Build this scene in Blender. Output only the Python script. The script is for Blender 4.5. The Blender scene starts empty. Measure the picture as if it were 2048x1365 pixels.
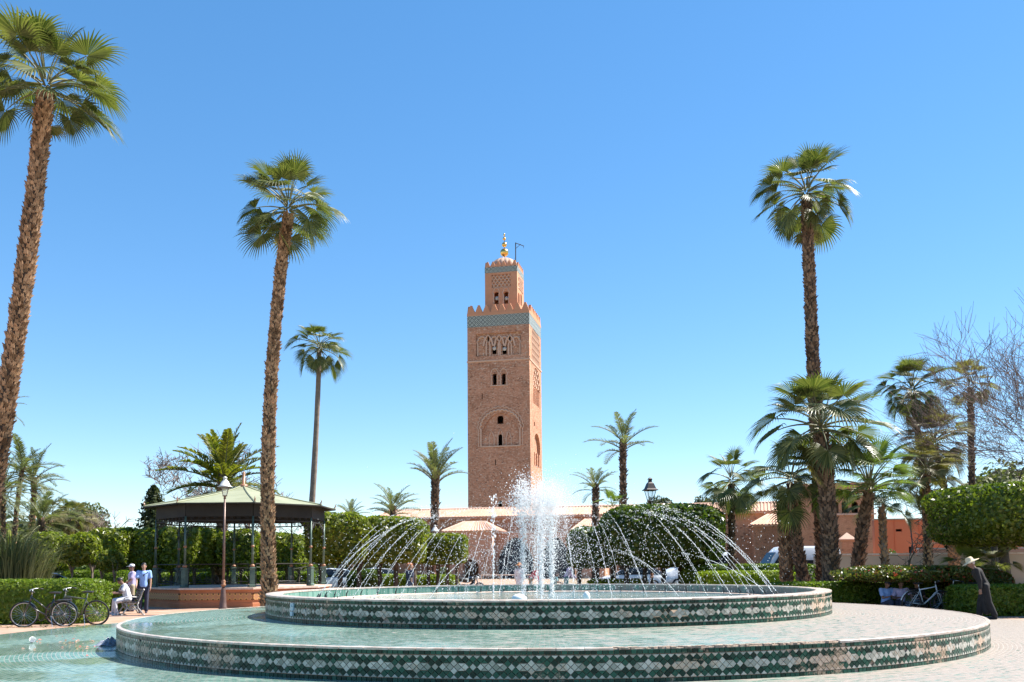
import bpy, bmesh, math, random
import numpy as np
from mathutils import Vector, Matrix

sc = bpy.context.scene
COL = sc.collection
R_ = math.radians

# ------------------------------------------------------------------ camera
FOC, CXP, HOR = 1850.0, 1024.0, 1130.0          # focal length and horizon in the photo's pixels
TILT, ROLL, EYE = R_(4.5), R_(0.46), 1.6
CYP = HOR - FOC * math.tan(TILT)
_F = Vector((0, math.cos(TILT), math.sin(TILT)))
_Rt = Vector((1, 0, 0)); _U = _Rt.cross(_F)
CR = _Rt * math.cos(ROLL) - _U * math.sin(ROLL)
CU = _U * math.cos(ROLL) + _Rt * math.sin(ROLL)
CAM = Vector((0, 0, EYE))
cd = bpy.data.cameras.new('camera'); cam = bpy.data.objects.new('camera', cd); COL.objects.link(cam)
m3 = Matrix((CR, CU, -_F)).transposed()
cam.matrix_world = Matrix.Translation(CAM) @ m3.to_4x4()
cd.sensor_width = 36; cd.lens = 36 * FOC / 2048
cd.shift_y = (CYP - 682.5) / 2048
cd.clip_start = 0.1; cd.clip_end = 4000
sc.camera = cam

# ------------------------------------------------------------------ light
GAM = 0.7
SUN_AZ, SUN_EL = 18.0, 52.0                      # degrees behind the right-hand direction, and above the horizon
w = bpy.data.worlds.new('World'); sc.world = w; w.use_nodes = True
nt = w.node_tree; bg = nt.nodes['Background']
sky = nt.nodes.new('ShaderNodeTexSky'); sky.sky_type = 'NISHITA'; sky.sun_disc = False
sky.sun_elevation = R_(SUN_EL); sky.sun_rotation = R_(90 - SUN_AZ)
sky.air_density = 0.8; sky.dust_density = 0.05; sky.ozone_density = 2.0; sky.altitude = 0
hs = nt.nodes.new('ShaderNodeHueSaturation'); hs.inputs['Saturation'].default_value = 1.5; hs.inputs['Value'].default_value = 1.0
gm = nt.nodes.new('ShaderNodeGamma'); gm.inputs[1].default_value = GAM
nt.links.new(sky.outputs[0], gm.inputs[0]); nt.links.new(gm.outputs[0], hs.inputs['Color']); nt.links.new(hs.outputs[0], bg.inputs[0])
bg.inputs[1].default_value = 0.15
sl = bpy.data.lights.new('sun', 'SUN'); sl.energy = 5.0; sl.angle = R_(0.53); sl.color = (1, .95, .87)
so = bpy.data.objects.new('sun', sl); COL.objects.link(so)
a_, e_ = R_(SUN_AZ), R_(SUN_EL)
SUNV = Vector((math.cos(e_) * math.cos(a_), math.cos(e_) * math.sin(a_), math.sin(e_)))
so.rotation_euler = SUNV.to_track_quat('Z', 'Y').to_euler(); so.location = SUNV * 300
sc.view_settings.view_transform = 'Standard'; sc.view_settings.look = 'None'
sc.view_settings.exposure = 1.28; sc.view_settings.gamma = 1; sc.view_settings.use_curve_mapping = False
sc.cycles.max_bounces = 8; sc.cycles.transparent_max_bounces = 8; sc.cycles.transmission_bounces = 4

# ------------------------------------------------------------------ pixel helpers (photo pixel + distance -> world)
def W(px, py, D):
    d = _F + CR * ((px - CXP) / FOC) - CU * ((py - CYP) / FOC)
    return CAM + d * (D / d.y)
def GX(px, D):                                   # point on the ground seen in column px at distance D
    p = W(px, HOR + FOC * EYE / D - .008 * (px - CXP), D); p.z = 0
    return p
def HZ(px, py, D): return W(px, py, D).z
def onplane(px, py, org, rz, yl=0.0):            # hit a vertical plane (local y = yl of a frame at org turned rz) -> local x, z
    d = _F + CR * ((px - CXP) / FOC) - CU * ((py - CYP) / FOC)
    n = Vector((-math.sin(rz), math.cos(rz), 0)); t = Vector((math.cos(rz), math.sin(rz), 0))
    o = Vector((org[0], org[1], 0)) + n * yl
    k = (o - Vector((CAM.x, CAM.y, 0))).dot(n) / d.dot(n)
    p = CAM + d * k
    return (p - o).dot(t), p.z

# ------------------------------------------------------------------ object helpers
def link(name, me, parent=None, loc=None, rz=None):
    o = bpy.data.objects.new(name, me); COL.objects.link(o)
    if parent is not None: o.parent = parent
    if loc is not None: o.location = loc
    if rz is not None: o.rotation_euler = (0, 0, rz)
    return o
def tag(o, label=None, cat=None, group=None, kind=None):
    if label: o['label'] = label
    if cat: o['category'] = cat
    if group: o['group'] = group
    if kind: o['kind'] = kind
    return o
def thing(name, label, cat, loc=(0, 0, 0), rz=0.0, group=None):
    o = link(name, None, None, loc, rz); return tag(o, label, cat, group)
def npmesh(name, V, Fs, mats=(), smooth=False, mi=None):
    """V (n,3); Fs = list of int arrays (k,3) or (k,4)"""
    me = bpy.data.meshes.new(name)
    V = np.asarray(V, dtype=np.float32)
    me.vertices.add(len(V)); me.vertices.foreach_set('co', V.ravel())
    loops = np.concatenate([np.asarray(f, dtype=np.int32).ravel() for f in Fs])
    tot = np.concatenate([np.full(len(f), np.asarray(f).shape[1], dtype=np.int32) for f in Fs])
    st = np.concatenate([[0], np.cumsum(tot)[:-1]]).astype(np.int32)
    me.loops.add(len(loops)); me.loops.foreach_set('vertex_index', loops)
    me.polygons.add(len(tot)); me.polygons.foreach_set('loop_start', st); me.polygons.foreach_set('loop_total', tot)
    if smooth: me.polygons.foreach_set('use_smooth', np.ones(len(tot), dtype=bool))
    if mi is not None: me.polygons.foreach_set('material_index', np.asarray(mi, dtype=np.int32))
    for m in (mats if isinstance(mats, (list, tuple)) else [mats]): me.materials.append(m)
    me.update(calc_edges=True); me.validate()
    return me
class MB:
    def __init__(s): s.v = []; s.f = []; s.m = []
    def add(s, vs, fs, mi=0):
        o = len(s.v); s.v.extend([tuple(q) for q in vs]); s.f.extend([tuple(i + o for i in f) for f in fs]); s.m.extend([mi] * len(fs)); return s
    def box(s, c, d, rz=0.0, mi=0, M=None):
        x, y, z = d[0] / 2, d[1] / 2, d[2] / 2; cc, ss = math.cos(rz), math.sin(rz); vs = []
        for k in ((-x, -y, -z), (x, -y, -z), (x, y, -z), (-x, y, -z), (-x, -y, z), (x, -y, z), (x, y, z), (-x, y, z)):
            p = (k[0] * cc - k[1] * ss + c[0], k[0] * ss + k[1] * cc + c[1], k[2] + c[2])
            vs.append(tuple(M @ Vector(p)) if M else p)
        return s.add(vs, [(3, 2, 1, 0), (4, 5, 6, 7), (0, 1, 5, 4), (1, 2, 6, 5), (2, 3, 7, 6), (3, 0, 4, 7)], mi)
    def tube(s, pts, rad, n=8, mi=0, cap=True):
        pts = [Vector(p) for p in pts]; N = len(pts)
        if not hasattr(rad, '__len__'): rad = [rad] * N
        up = None; vs = []; fs = []
        for i, p in enumerate(pts):
            t = (pts[min(i + 1, N - 1)] - pts[max(i - 1, 0)])
            t = t.normalized() if t.length > 1e-9 else Vector((0, 0, 1))
            if up is None:
                up = Vector((0, 0, 1)) if abs(t.z) < .9 else Vector((1, 0, 0))
            a = up - t * up.dot(t)
            if a.length < 1e-6: a = t.orthogonal()
            a.normalize(); up = a; b = t.cross(a)
            for k in range(n):
                q = 2 * math.pi * k / n; vs.append(p + (a * math.cos(q) + b * math.sin(q)) * rad[i])
        for i in range(N - 1):
            for k in range(n):
                k2 = (k + 1) % n; fs.append((i * n + k, i * n + k2, (i + 1) * n + k2, (i + 1) * n + k))
        if cap:
            fs.append(tuple(range(n - 1, -1, -1))); fs.append(tuple((N - 1) * n + k for k in range(n)))
        return s.add(vs, fs, mi)
    def lathe(s, prof, n=16, c=(0, 0, 0), mi=0, a0=0.0, cap=False):
        vs = []; fs = []; N = len(prof)
        for r, z in prof:
            for k in range(n):
                q = a0 + 2 * math.pi * k / n; vs.append((c[0] + r * math.cos(q), c[1] + r * math.sin(q), c[2] + z))
        for i in range(N - 1):
            for k in range(n):
                k2 = (k + 1) % n; fs.append((i * n + k, i * n + k2, (i + 1) * n + k2, (i + 1) * n + k))
        if cap:
            fs.append(tuple(range(n - 1, -1, -1))); fs.append(tuple((N - 1) * n + k for k in range(n)))
        return s.add(vs, fs, mi)
    def quad(s, a, b, c, d, mi=0): return s.add([a, b, c, d], [(0, 1, 2, 3)], mi)
    def prism(s, poly, y0, y1, mi=0):             # polygon in (x, z) counter-clockwise seen from -y, pushed from y0 to y1
        n = len(poly); vs = [(p[0], y0, p[1]) for p in poly] + [(p[0], y1, p[1]) for p in poly]
        fs = [tuple(range(n)), tuple(range(2 * n - 1, n - 1, -1))] + [(i, n + i, n + (i + 1) % n, (i + 1) % n) for i in range(n)]
        return s.add(vs, fs, mi)
    def ball(s, c, r, n=10, m=6, mi=0):
        r = r if hasattr(r, '__len__') else (r, r, r); vs = [(c[0], c[1], c[2] - r[2])]; fs = []
        for i in range(1, m):
            a = -math.pi / 2 + math.pi * i / m
            for k in range(n):
                q = 2 * math.pi * k / n; vs.append((c[0] + r[0] * math.cos(a) * math.cos(q), c[1] + r[1] * math.cos(a) * math.sin(q), c[2] + r[2] * math.sin(a)))
        vs.append((c[0], c[1], c[2] + r[2])); L = len(vs) - 1
        for k in range(n):
            k2 = (k + 1) % n; fs.append((0, 1 + k2, 1 + k)); fs.append((L, 1 + (m - 2) * n + k, 1 + (m - 2) * n + k2))
            for i in range(m - 2): fs.append((1 + i * n + k, 1 + i * n + k2, 1 + (i + 1) * n + k2, 1 + (i + 1) * n + k))
        return s.add(vs, fs, mi)
    def mesh(s, name, mats, smooth=False):
        me = bpy.data.meshes.new(name); me.from_pydata(s.v, [], s.f)
        for m in (mats if isinstance(mats, (list, tuple)) else [mats]): me.materials.append(m)
        me.polygons.foreach_set('material_index', s.m)
        if smooth: me.polygons.foreach_set('use_smooth', [True] * len(s.f))
        me.update(); return me
    def build(s, name, mats, parent=None, smooth=False, loc=None, rz=None):
        return link(name, s.mesh(name, mats, smooth), parent, loc, rz)
def smooth_angle(o, deg=40):
    """smooth shading with the sharp edges kept"""
    me = o.data; bm = bmesh.new(); bm.from_mesh(me); bmesh.ops.recalc_face_normals(bm, faces=bm.faces); lim = R_(deg)
    for e in bm.edges:
        if len(e.link_faces) == 2 and e.calc_face_angle(0) > lim: e.smooth = False
    for f in bm.faces: f.smooth = True
    bm.to_mesh(me); bm.free(); return o
def bevel(o, wd, seg=1):
    me = o.data; bm = bmesh.new(); bm.from_mesh(me); bmesh.ops.remove_doubles(bm, verts=bm.verts, dist=1e-5)
    es = [e for e in bm.edges if len(e.link_faces) == 2 and e.calc_face_angle(0) > R_(25)]
    bmesh.ops.bevel(bm, geom=es, offset=wd, segments=seg, affect='EDGES', clamp_overlap=True); bm.to_mesh(me); bm.free(); return o
def holed(name, outer, holes, thick, mat, parent, yl=0.0, x=0.0):
    """an upright slab in the local x-z plane with real openings: front at y = yl, back at yl + thick"""
    cu = bpy.data.curves.new('t', 'CURVE'); cu.dimensions = '2D'; cu.fill_mode = 'BOTH'; cu.extrude = thick / 2
    for poly in [outer] + holes:
        sp = cu.splines.new('POLY'); sp.points.add(len(poly) - 1); sp.use_cyclic_u = True
        for i, p in enumerate(poly): sp.points[i].co = (p[0], p[1], 0, 1)
    o = bpy.data.objects.new('t', cu); COL.objects.link(o)
    dg = bpy.context.evaluated_depsgraph_get(); me = bpy.data.meshes.new_from_object(o.evaluated_get(dg))
    bpy.data.objects.remove(o); bpy.data.curves.remove(cu)
    me.transform(Matrix.Translation((x, yl + thick / 2, 0)) @ Matrix.Rotation(math.pi / 2, 4, 'X'))
    me.materials.clear(); me.materials.append(mat); me.name = name
    return link(name, me, parent)
def arch(cx, z0, wd, spring, top, n=10, point=0.0, horse=0.0):
    """outline of an arched opening: jambs from z0, springing at `spring`, crown at `top`; horse > 0 widens above the spring"""
    h = wd / 2; pts = [(cx - h, z0), (cx + h, z0), (cx + h, spring)]
    hh = h * (1 + horse)
    for i in range(0, n + 1):
        a = math.pi * i / n; c, s_ = math.cos(a), math.sin(a)
        pts.append((cx + hh * c * (1 - point * s_ * .25), spring + (top - spring) * (s_ ** (1 + point * .35)) + .0))
    pts.append((cx - h, spring)); 
    out = []
    for p in pts:
        if not out or (abs(p[0] - out[-1][0]) + abs(p[1] - out[-1][1])) > 1e-4: out.append(p)
    return out
def rect(x0, z0, x1, z1): return [(x0, z0), (x1, z0), (x1, z1), (x0, z1)]

# ------------------------------------------------------------------ materials
class NT:
    def __init__(s, name):
        s.mat = bpy.data.materials.new(name); s.mat.use_nodes = True; s.t = s.mat.node_tree; s.p = s.t.nodes['Principled BSDF']; s.out = s.t.nodes['Material Output']
    def n(s, typ, **kw):
        nd = s.t.nodes.new(typ)
        for k, v in kw.items():
            if k.startswith('i_'):
                key = k[2:]; key = int(key) if key.isdigit() else key.replace('_', ' ')
                nd.inputs[key].default_value = v
            else: setattr(nd, k, v)
        return nd
    def l(s, a, b): s.t.links.new(a, b)
    def pos(s): return s.n('ShaderNodeNewGeometry').outputs['Position']
    def noise(s, vec, scale, detail=4, rough=.55, lac=2.0):
        nd = s.n('ShaderNodeTexNoise', i_Scale=scale, i_Detail=detail, i_Roughness=rough); s.l(vec, nd.inputs['Vector']); return nd.outputs['Fac']
    def ramp(s, f, *stops):
        r = s.n('ShaderNodeValToRGB'); s.l(f, r.inputs[0]); el = r.color_ramp.elements
        while len(el) < len(stops): el.new(.5)
        for e, (p, c) in zip(el, stops): e.position = p; e.color = (*c, 1) if hasattr(c, '__len__') else (c, c, c, 1)
        return r.outputs[0]
    def mix(s, f, a, b, blend='MIX'):
        m = s.n('ShaderNodeMix', data_type='RGBA', blend_type=blend)
        for v, i in ((f, 0), (a, 6), (b, 7)):
            if hasattr(v, 'is_linked') or hasattr(v, 'links'): s.l(v, m.inputs[i])
            elif i == 0: m.inputs[0].default_value = v
            else: m.inputs[i].default_value = (*v, 1) if len(v) == 3 else v
        return m.outputs[2]
    def math(s, op, a, b=0.0, clamp=False):
        m = s.n('ShaderNodeMath', operation=op, use_clamp=clamp)
        for v, i in ((a, 0), (b, 1)):
            if hasattr(v, 'links'): s.l(v, m.inputs[i])
            else: m.inputs[i].default_value = v
        return m.outputs[0]
    def bump(s, h, strength=.3, dist=.02):
        b = s.n('ShaderNodeBump', i_Strength=strength, i_Distance=dist); s.l(h, b.inputs['Height']); s.l(b.outputs[0], s.p.inputs['Normal']); return b
    def set(s, color=None, rough=None, metal=None, spec=None, coat=None):
        for v, k in ((color, 'Base Color'), (rough, 'Roughness'), (metal, 'Metallic'), (spec, 'Specular IOR Level'), (coat, 'Coat Weight')):
            if v is None: continue
            if hasattr(v, 'links'): s.l(v, s.p.inputs[k])
            elif k == 'Base Color': s.p.inputs[k].default_value = (*v, 1)
            else: s.p.inputs[k].default_value = v
        return s.mat
def varied(name, c1, c2, scale=3.0, rough=.7, bump=.3, bscale=40.0, metal=0.0, spec=.5, bdist=.01, coat=0.0, island=0.0):
    t = NT(name); p = t.pos(); f = t.noise(p, scale, 5, .6)
    c = t.ramp(f, (.3, c1), (.7, c2))
    if island:
        g = t.n('ShaderNodeNewGeometry').outputs['Random Per Island']; oi = t.n('ShaderNodeObjectInfo').outputs['Random']
        k = t.math('FRACT', t.math('ADD', g, oi)); c = t.mix(t.math('MULTIPLY', k, island), c, (.0, .0, .0)) if island < 0 else t.mix(t.math('MULTIPLY', k, island), c, tuple(min(1, x * 1.9 + .03) for x in c2))
    if bump: t.bump(t.noise(p, bscale, 4, .6), bump, bdist)
    return t.set(c, rough, metal, spec, coat)
def leafmat(name, ca, cb, trans=.35, rough=.45, scale=.9, spec=.5, dead=None):
    t = NT(name); g = t.n('ShaderNodeNewGeometry'); oi = t.n('ShaderNodeObjectInfo').outputs['Random']
    k = t.math('FRACT', t.math('ADD', g.outputs['Random Per Island'], oi))
    f = t.math('ADD', t.math('MULTIPLY', k, .6), t.math('MULTIPLY', t.noise(g.outputs['Position'], scale, 3), .55))
    c = t.ramp(f, (.25, ca), (.8, cb))
    if dead: c = t.mix(t.ramp(k, (.93, 0), (.94, 1)), c, dead)
    t.set(c, rough, 0, spec)
    tr = t.n('ShaderNodeBsdfTranslucent'); tc = t.mix(1.0, c, (1.5, 1.7, .7), 'MULTIPLY'); t.l(tc, tr.inputs[0])
    mx = t.n('ShaderNodeMixShader', i_0=trans); t.l(t.p.outputs[0], mx.inputs[1]); t.l(tr.outputs[0], mx.inputs[2]); t.l(mx.outputs[0], t.out.inputs[0])
    return t.mat
def wallmat(name, c1, c2, mortar, bw=.32, bh=.1, ms=.012, rough=.9, bump=.5, blot=1.0, dark=(.12, .07, .05), light=None, bdist=.03):
    """coursed masonry laid in the object's own x-z or y-z plane"""
    t = NT(name); tc = t.n('ShaderNodeTexCoord').outputs['Object']; sp = t.n('ShaderNodeSeparateXYZ'); t.l(tc, sp.inputs[0])
    cb = t.n('ShaderNodeCombineXYZ'); t.l(t.math('ADD', sp.outputs[0], sp.outputs[1]), cb.inputs[0]); t.l(sp.outputs[2], cb.inputs[1])
    b = t.n('ShaderNodeTexBrick', i_Scale=1.0, i_Mortar_Size=ms, i_Mortar_Smooth=.2, i_Bias=0.0, i_Brick_Width=bw, i_Row_Height=bh)
    b.inputs['Color1'].default_value = (*c1, 1); b.inputs['Color2'].default_value = (*c2, 1); b.inputs['Mortar'].default_value = (*mortar, 1)
    t.l(cb.outputs[0], b.inputs['Vector'])
    f = t.noise(tc, .35, 6, .6); c = t.mix(t.ramp(f, (.42, 0), (.72, blot * .6)), b.outputs['Color'], tuple(x * .62 for x in c1))
    c = t.mix(1.0, c, t.ramp(t.noise(tc, 1.1, 5, .7), (.3, (.68, .66, .64)), (.5, (1, 1, 1)), (.72, (1.0, 1.0, 1.0))), 'MULTIPLY')
    v = t.n('ShaderNodeTexVoronoi', i_Scale=1.3); mp = t.n('ShaderNodeMapping', i_Scale=(1, 1, 1.9)); t.l(tc, mp.inputs[0]); t.l(mp.outputs[0], v.inputs['Vector'])
    g = t.math('MULTIPLY', t.ramp(v.outputs['Distance'], (.16, 1), (.34, 0)), t.ramp(t.noise(tc, .8, 2), (.44, 0), (.52, 1)))
    c = t.mix(t.math('MULTIPLY', g, .8 * blot), c, dark)
    if light:
        c = t.mix(t.ramp(t.noise(mp.outputs[0], 2.2, 3), (.55, 0), (.62, .85)), c, light)
    h = t.math('ADD', t.math('MULTIPLY', b.outputs['Fac'], -.6), t.noise(tc, 9, 5, .7)); t.bump(h, bump, bdist)
    return t.set(c, rough, 0, .25)
def zellige(name, ca, cb, cc, s=1.0):
    """frieze of linked octagons with small squares, drawn flat"""
    t = NT(name); tc = t.n('ShaderNodeTexCoord').outputs['Object']; sp = t.n('ShaderNodeSeparateXYZ'); t.l(tc, sp.inputs[0])
    x = t.math('MULTIPLY', t.math('ADD', sp.outputs[0], sp.outputs[1]), 1 / s); z = t.math('MULTIPLY', sp.outputs[2], 1 / s)
    fx = t.math('ABSOLUTE', t.math('SUBTRACT', t.math('FRACT', x), .5)); fz = t.math('ABSOLUTE', t.math('SUBTRACT', t.math('FRACT', z), .5))
    d = t.math('MAXIMUM', t.math('MAXIMUM', fx, fz), t.math('MULTIPLY', t.math('ADD', fx, fz), .72))
    d2 = t.math('MAXIMUM', fx, fz)
    c = t.mix(t.ramp(d, (.25, 0), (.28, 1), (.45, 1), (.48, 0)), cb, ca)
    c = t.mix(t.ramp(d2, (.11, 1), (.14, 0)), c, cc)
    c = t.mix(t.ramp(d, (.58, 0), (.62, 1)), c, cc)
    c = t.mix(t.math('MULTIPLY', t.noise(tc, .8, 5), .35), c, (.3, .26, .2))
    return t.set(c, .4, 0, .5)

M = {}
M['terra'] = varied('terracotta', (.42, .22, .13), (.55, .32, .21), 2, .8, .4, 60)
M['rim'] = varied('worn_rim', (.50, .33, .24), (.72, .60, .50), 5, .6, .4, 70)
M['white_rim'] = varied('glazed_rim', (.34, .24, .18), (.62, .54, .47), 6, .35, .2, 70, island=.1)
M['mortar'] = varied('mortar', (.30, .21, .15), (.50, .38, .29), 9, .9, .8, 60, bdist=.02)
def wall_tile(name, c1, c2, worn, edge):
    t = NT(name); g = t.n('ShaderNodeNewGeometry'); oi = t.n('ShaderNodeObjectInfo').outputs['Random']
    k = t.math('FRACT', t.math('ADD', g.outputs['Random Per Island'], oi)); c = t.mix(k, c1, c2)
    p = g.outputs['Position']; f = t.math('ADD', t.noise(p, 1.1, 5, .65), t.math('MULTIPLY', t.noise(p, 22, 4, .7), .35))
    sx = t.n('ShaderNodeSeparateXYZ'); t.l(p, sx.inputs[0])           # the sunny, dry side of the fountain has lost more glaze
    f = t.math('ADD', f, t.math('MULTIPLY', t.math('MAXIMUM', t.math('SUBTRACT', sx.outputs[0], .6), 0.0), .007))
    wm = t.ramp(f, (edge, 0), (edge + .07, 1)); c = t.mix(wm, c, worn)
    t.bump(t.noise(p, 30, 3), .12, .01)
    return t.set(c, t.math('ADD', t.math('MULTIPLY', wm, .5), .28), 0, .22)
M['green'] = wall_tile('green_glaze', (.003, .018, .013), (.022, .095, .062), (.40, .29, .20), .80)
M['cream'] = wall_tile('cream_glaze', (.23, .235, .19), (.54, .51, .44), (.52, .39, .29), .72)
def floor_tiles(name):
    t = NT(name); p = t.pos(); s = t.n('ShaderNodeVectorMath', operation='SUBTRACT'); t.l(p, s.inputs[0]); s.inputs[1].default_value = (FCX, FCY, 0)
    sp = t.n('ShaderNodeSeparateXYZ'); t.l(s.outputs[0], sp.inputs[0])
    r = t.math('SQRT', t.math('ADD', t.math('POWER', sp.outputs[0], 2), t.math('POWER', sp.outputs[1], 2)))
    an = t.math('MULTIPLY', t.math('ARCTAN2', sp.outputs[0], sp.outputs[1]), 10.0)
    cb = t.n('ShaderNodeCombineXYZ'); t.l(an, cb.inputs[0]); t.l(r, cb.inputs[1])
    b = t.n('ShaderNodeTexBrick', i_Scale=1.0, i_Mortar_Size=.007, i_Mortar_Smooth=.1, i_Bias=-.1, i_Brick_Width=.16, i_Row_Height=.075)
    b.inputs['Color1'].default_value = (.07, .185, .145, 1); b.inputs['Color2'].default_value = (.21, .35, .285, 1); b.inputs['Mortar'].default_value = (.34, .33, .29, 1)
    t.l(cb.outputs[0], b.inputs['Vector'])
    mp = t.n('ShaderNodeMapping', i_Scale=(.7, 2.4, 1)); t.l(cb.outputs[0], mp.inputs[0])
    n1 = t.noise(mp.outputs[0], 1.6, 6, .7); n2 = t.noise(p, .28, 4, .6); n3 = t.noise(mp.outputs[0], 5.0, 3, .7)
    # tile colour gives way to beige in patches and streaks, more towards the right
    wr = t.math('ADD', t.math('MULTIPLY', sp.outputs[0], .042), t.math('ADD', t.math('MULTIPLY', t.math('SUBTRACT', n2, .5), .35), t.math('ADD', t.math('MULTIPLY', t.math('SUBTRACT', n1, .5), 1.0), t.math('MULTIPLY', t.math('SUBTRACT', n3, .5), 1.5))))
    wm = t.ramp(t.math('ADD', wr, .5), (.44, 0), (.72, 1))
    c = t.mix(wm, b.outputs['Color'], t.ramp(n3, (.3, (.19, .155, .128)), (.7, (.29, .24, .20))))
    c = t.mix(t.math('MULTIPLY', b.outputs['Fac'], .6), c, (.36, .34, .30))
    wet = t.math('MULTIPLY', t.ramp(t.noise(p, .45, 3, .5), (.46, 0), (.56, 1)), t.math('SUBTRACT', 1.0, wm)); h = t.math('ADD', t.math('MULTIPLY', b.outputs['Fac'], -.5), t.math('MULTIPLY', n3, .9)); h = t.math('MULTIPLY', h, t.math('SUBTRACT', 1.0, t.math('MULTIPLY', wet, .75))); t.bump(h, .55, .012)
    return t.set(c, t.math('SUBTRACT', t.math('ADD', t.math('MULTIPLY', wm, .38), .24), t.math('MULTIPLY', wet, .17)), 0, .5)
# ------------------------------------------------------------------ ground
FD = 21.8
FCX, FCY = GX(1092, FD).x, FD                       # fountain centre
R1, R2 = 9.23, 6.33
LIP1, BASE2, LIP2 = .476, .537, 1.011
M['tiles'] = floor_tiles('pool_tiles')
M['earth'] = varied('dry_earth', (.20, .15, .10), (.32, .25, .17), .6, .95, .5, 20)
def paving():
    t = NT('pink_paving'); p = t.pos(); b = t.n('ShaderNodeTexBrick', i_Scale=1.0, i_Mortar_Size=.008, i_Brick_Width=.4, i_Row_Height=.4)
    b.inputs['Color1'].default_value = (.33, .19, .125, 1); b.inputs['Color2'].default_value = (.41, .25, .17, 1); b.inputs['Mortar'].default_value = (.30, .20, .15, 1); t.l(p, b.inputs['Vector'])
    c = t.mix(t.ramp(t.noise(p, 1.2, 6, .65), (.4, 0), (.75, .6)), b.outputs['Color'], (.50, .40, .32)); t.bump(t.noise(p, 25, 4), .25, .01)
    return t.set(c, .75, 0, .3)
M['paving'] = paving()
M['asphalt'] = varied('asphalt', (.05, .05, .05), (.08, .078, .075), 1.5, .85, .4, 80)
M['grass'] = leafmat('grass_blades', (.05, .10, .02), (.10, .17, .04), .3)
M['turf'] = varied('turf', (.035, .07, .015), (.07, .11, .03), 2.5, .9, .6, 60)
def disc(name, r, z, mat, r0=0.0, n=160, c=None):
    c = c or (FCX, FCY); mb = MB()
    if r0 == 0:
        mb.add([(c[0] + r * math.cos(2 * math.pi * k / n), c[1] + r * math.sin(2 * math.pi * k / n), z) for k in range(n)], [tuple(range(n))])
    else:
        mb.lathe([(r, z), (r0, z)], n, (c[0], c[1], 0))
    return tag(mb.build(name, mat), kind='structure')
def sheet(name, poly, z, mat):
    return tag(MB().add([(x, y, z) for x, y in poly], [tuple(range(len(poly)))]).build(name, mat), kind='structure')
sheet('ground', [(-1500, -300), (1500, -300), (1500, 2500), (-1500, 2500)], 0.0, M['earth'])
sheet('pavement', [(-60, -20), (60, -20), (60, 34.0), (9, 38.0), (3, 60), (4, 100), (-8, 104), (-7.5, 60), (-8, 38), (-60, 36.5)], .004, M['paving'])
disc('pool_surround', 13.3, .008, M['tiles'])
rd = sheet('road', [(-120, 56.2), (-9.0, 56.2), (-9.0, 70), (-120, 70)], .006, M['asphalt'])
sheet('road', [(5, 56.2), (140, 48.2), (140, 62), (5, 70)], .006, M['asphalt'])
sheet('lawn', [(-50, 38.5), (-8.4, 38.5), (-7.9, 55), (-60, 55)], .010, M['turf'])
sheet('lawn', [(9.4, 38.6), (45, 34.6), (45, 47), (5, 55)], .010, M['turf'])
for (x0, x1, y) in ((-120, -9.0, 55.6), (5.0, 60, 55.3)):
    k = MB().box(((x0 + x1) / 2, y, .06), (x1 - x0, .3, .13)).build('kerb', M['rim']); tag(k, kind='structure')

# ------------------------------------------------------------------ the tiled fountain
fo = thing('fountain', 'round two tier fountain faced with green and cream zellige tiles', 'fountain', (FCX, FCY, 0))
NS = 180
mb = MB().lathe([(R1 - .012, -.02), (R1 - .012, LIP1 - .03)], NS); mb.build('lower_wall', M['mortar'], fo, True)
# the broken stretch of the rim shows rough mortar
mb = MB().lathe([(R1 - .012, LIP1 - .03), (R1 - .012, LIP1 - .012), (R1 - .25, LIP1 - .006)], NS); mb.build('rim_bed', M['mortar'], fo, True)
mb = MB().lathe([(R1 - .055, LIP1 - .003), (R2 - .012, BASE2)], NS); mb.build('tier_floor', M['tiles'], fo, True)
mb = MB().lathe([(R2 - .012, BASE2 - .05), (R2 - .012, LIP2 - .03), (R2 - .30, LIP2 - .028)], NS); mb.build('upper_wall', M['mortar'], fo, True)
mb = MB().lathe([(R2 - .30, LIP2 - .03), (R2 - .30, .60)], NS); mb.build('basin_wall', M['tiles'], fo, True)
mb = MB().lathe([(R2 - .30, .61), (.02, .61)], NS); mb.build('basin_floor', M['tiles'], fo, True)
# rim stones, each its own piece; a run of them is broken away on the sunny front side of the lower tier
def rim_ring(R, wd, z, n, skip, names):
    me = []
    for v in range(3):
        b = MB(); da = 2 * math.pi / n * (.5 - .012); rs = random.Random(v + n)
        P = []
        for a in np.linspace(-da, da, 4):
            for (r, zz) in ((R + .014, z - .034), (R + .016, z - .006), (R + .008, z), (R - wd, z + .002), (R - wd, z - .03)):
                P.append(((r + rs.uniform(-.002, .002)) * math.sin(a), -(r + rs.uniform(-.002, .002)) * math.cos(a), zz + rs.uniform(-.0015, .0015)))
        fs = []
        for i in range(3):
            for k in range(5): fs.append((i * 5 + k, i * 5 + (k + 1) % 5, (i + 1) * 5 + (k + 1) % 5, (i + 1) * 5 + k))
        fs += [(4, 3, 2, 1, 0), tuple(15 + k for k in range(5))]; b.add(P, fs); me.append(b.mesh('rim_stone', M['white_rim']))
    for k in range(n):
        a = 2 * math.pi * k / n; dg_ = (math.degrees(a) + 180) % 360 - 180
        if skip and skip[0] < dg_ < skip[1]: continue
        if skip and random.Random(k * 7 + n).random() < .02 and 0 < dg_ < 90: continue
        link('rim_stone', me[k % 3], fo, None, a)
rim_ring(R1, .06, LIP1, 150, (2.5, 25.5), 0)
rim_ring(R2, .31, LIP2, 110, None, 0)
rb = MB(); rs = random.Random(4)
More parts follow.
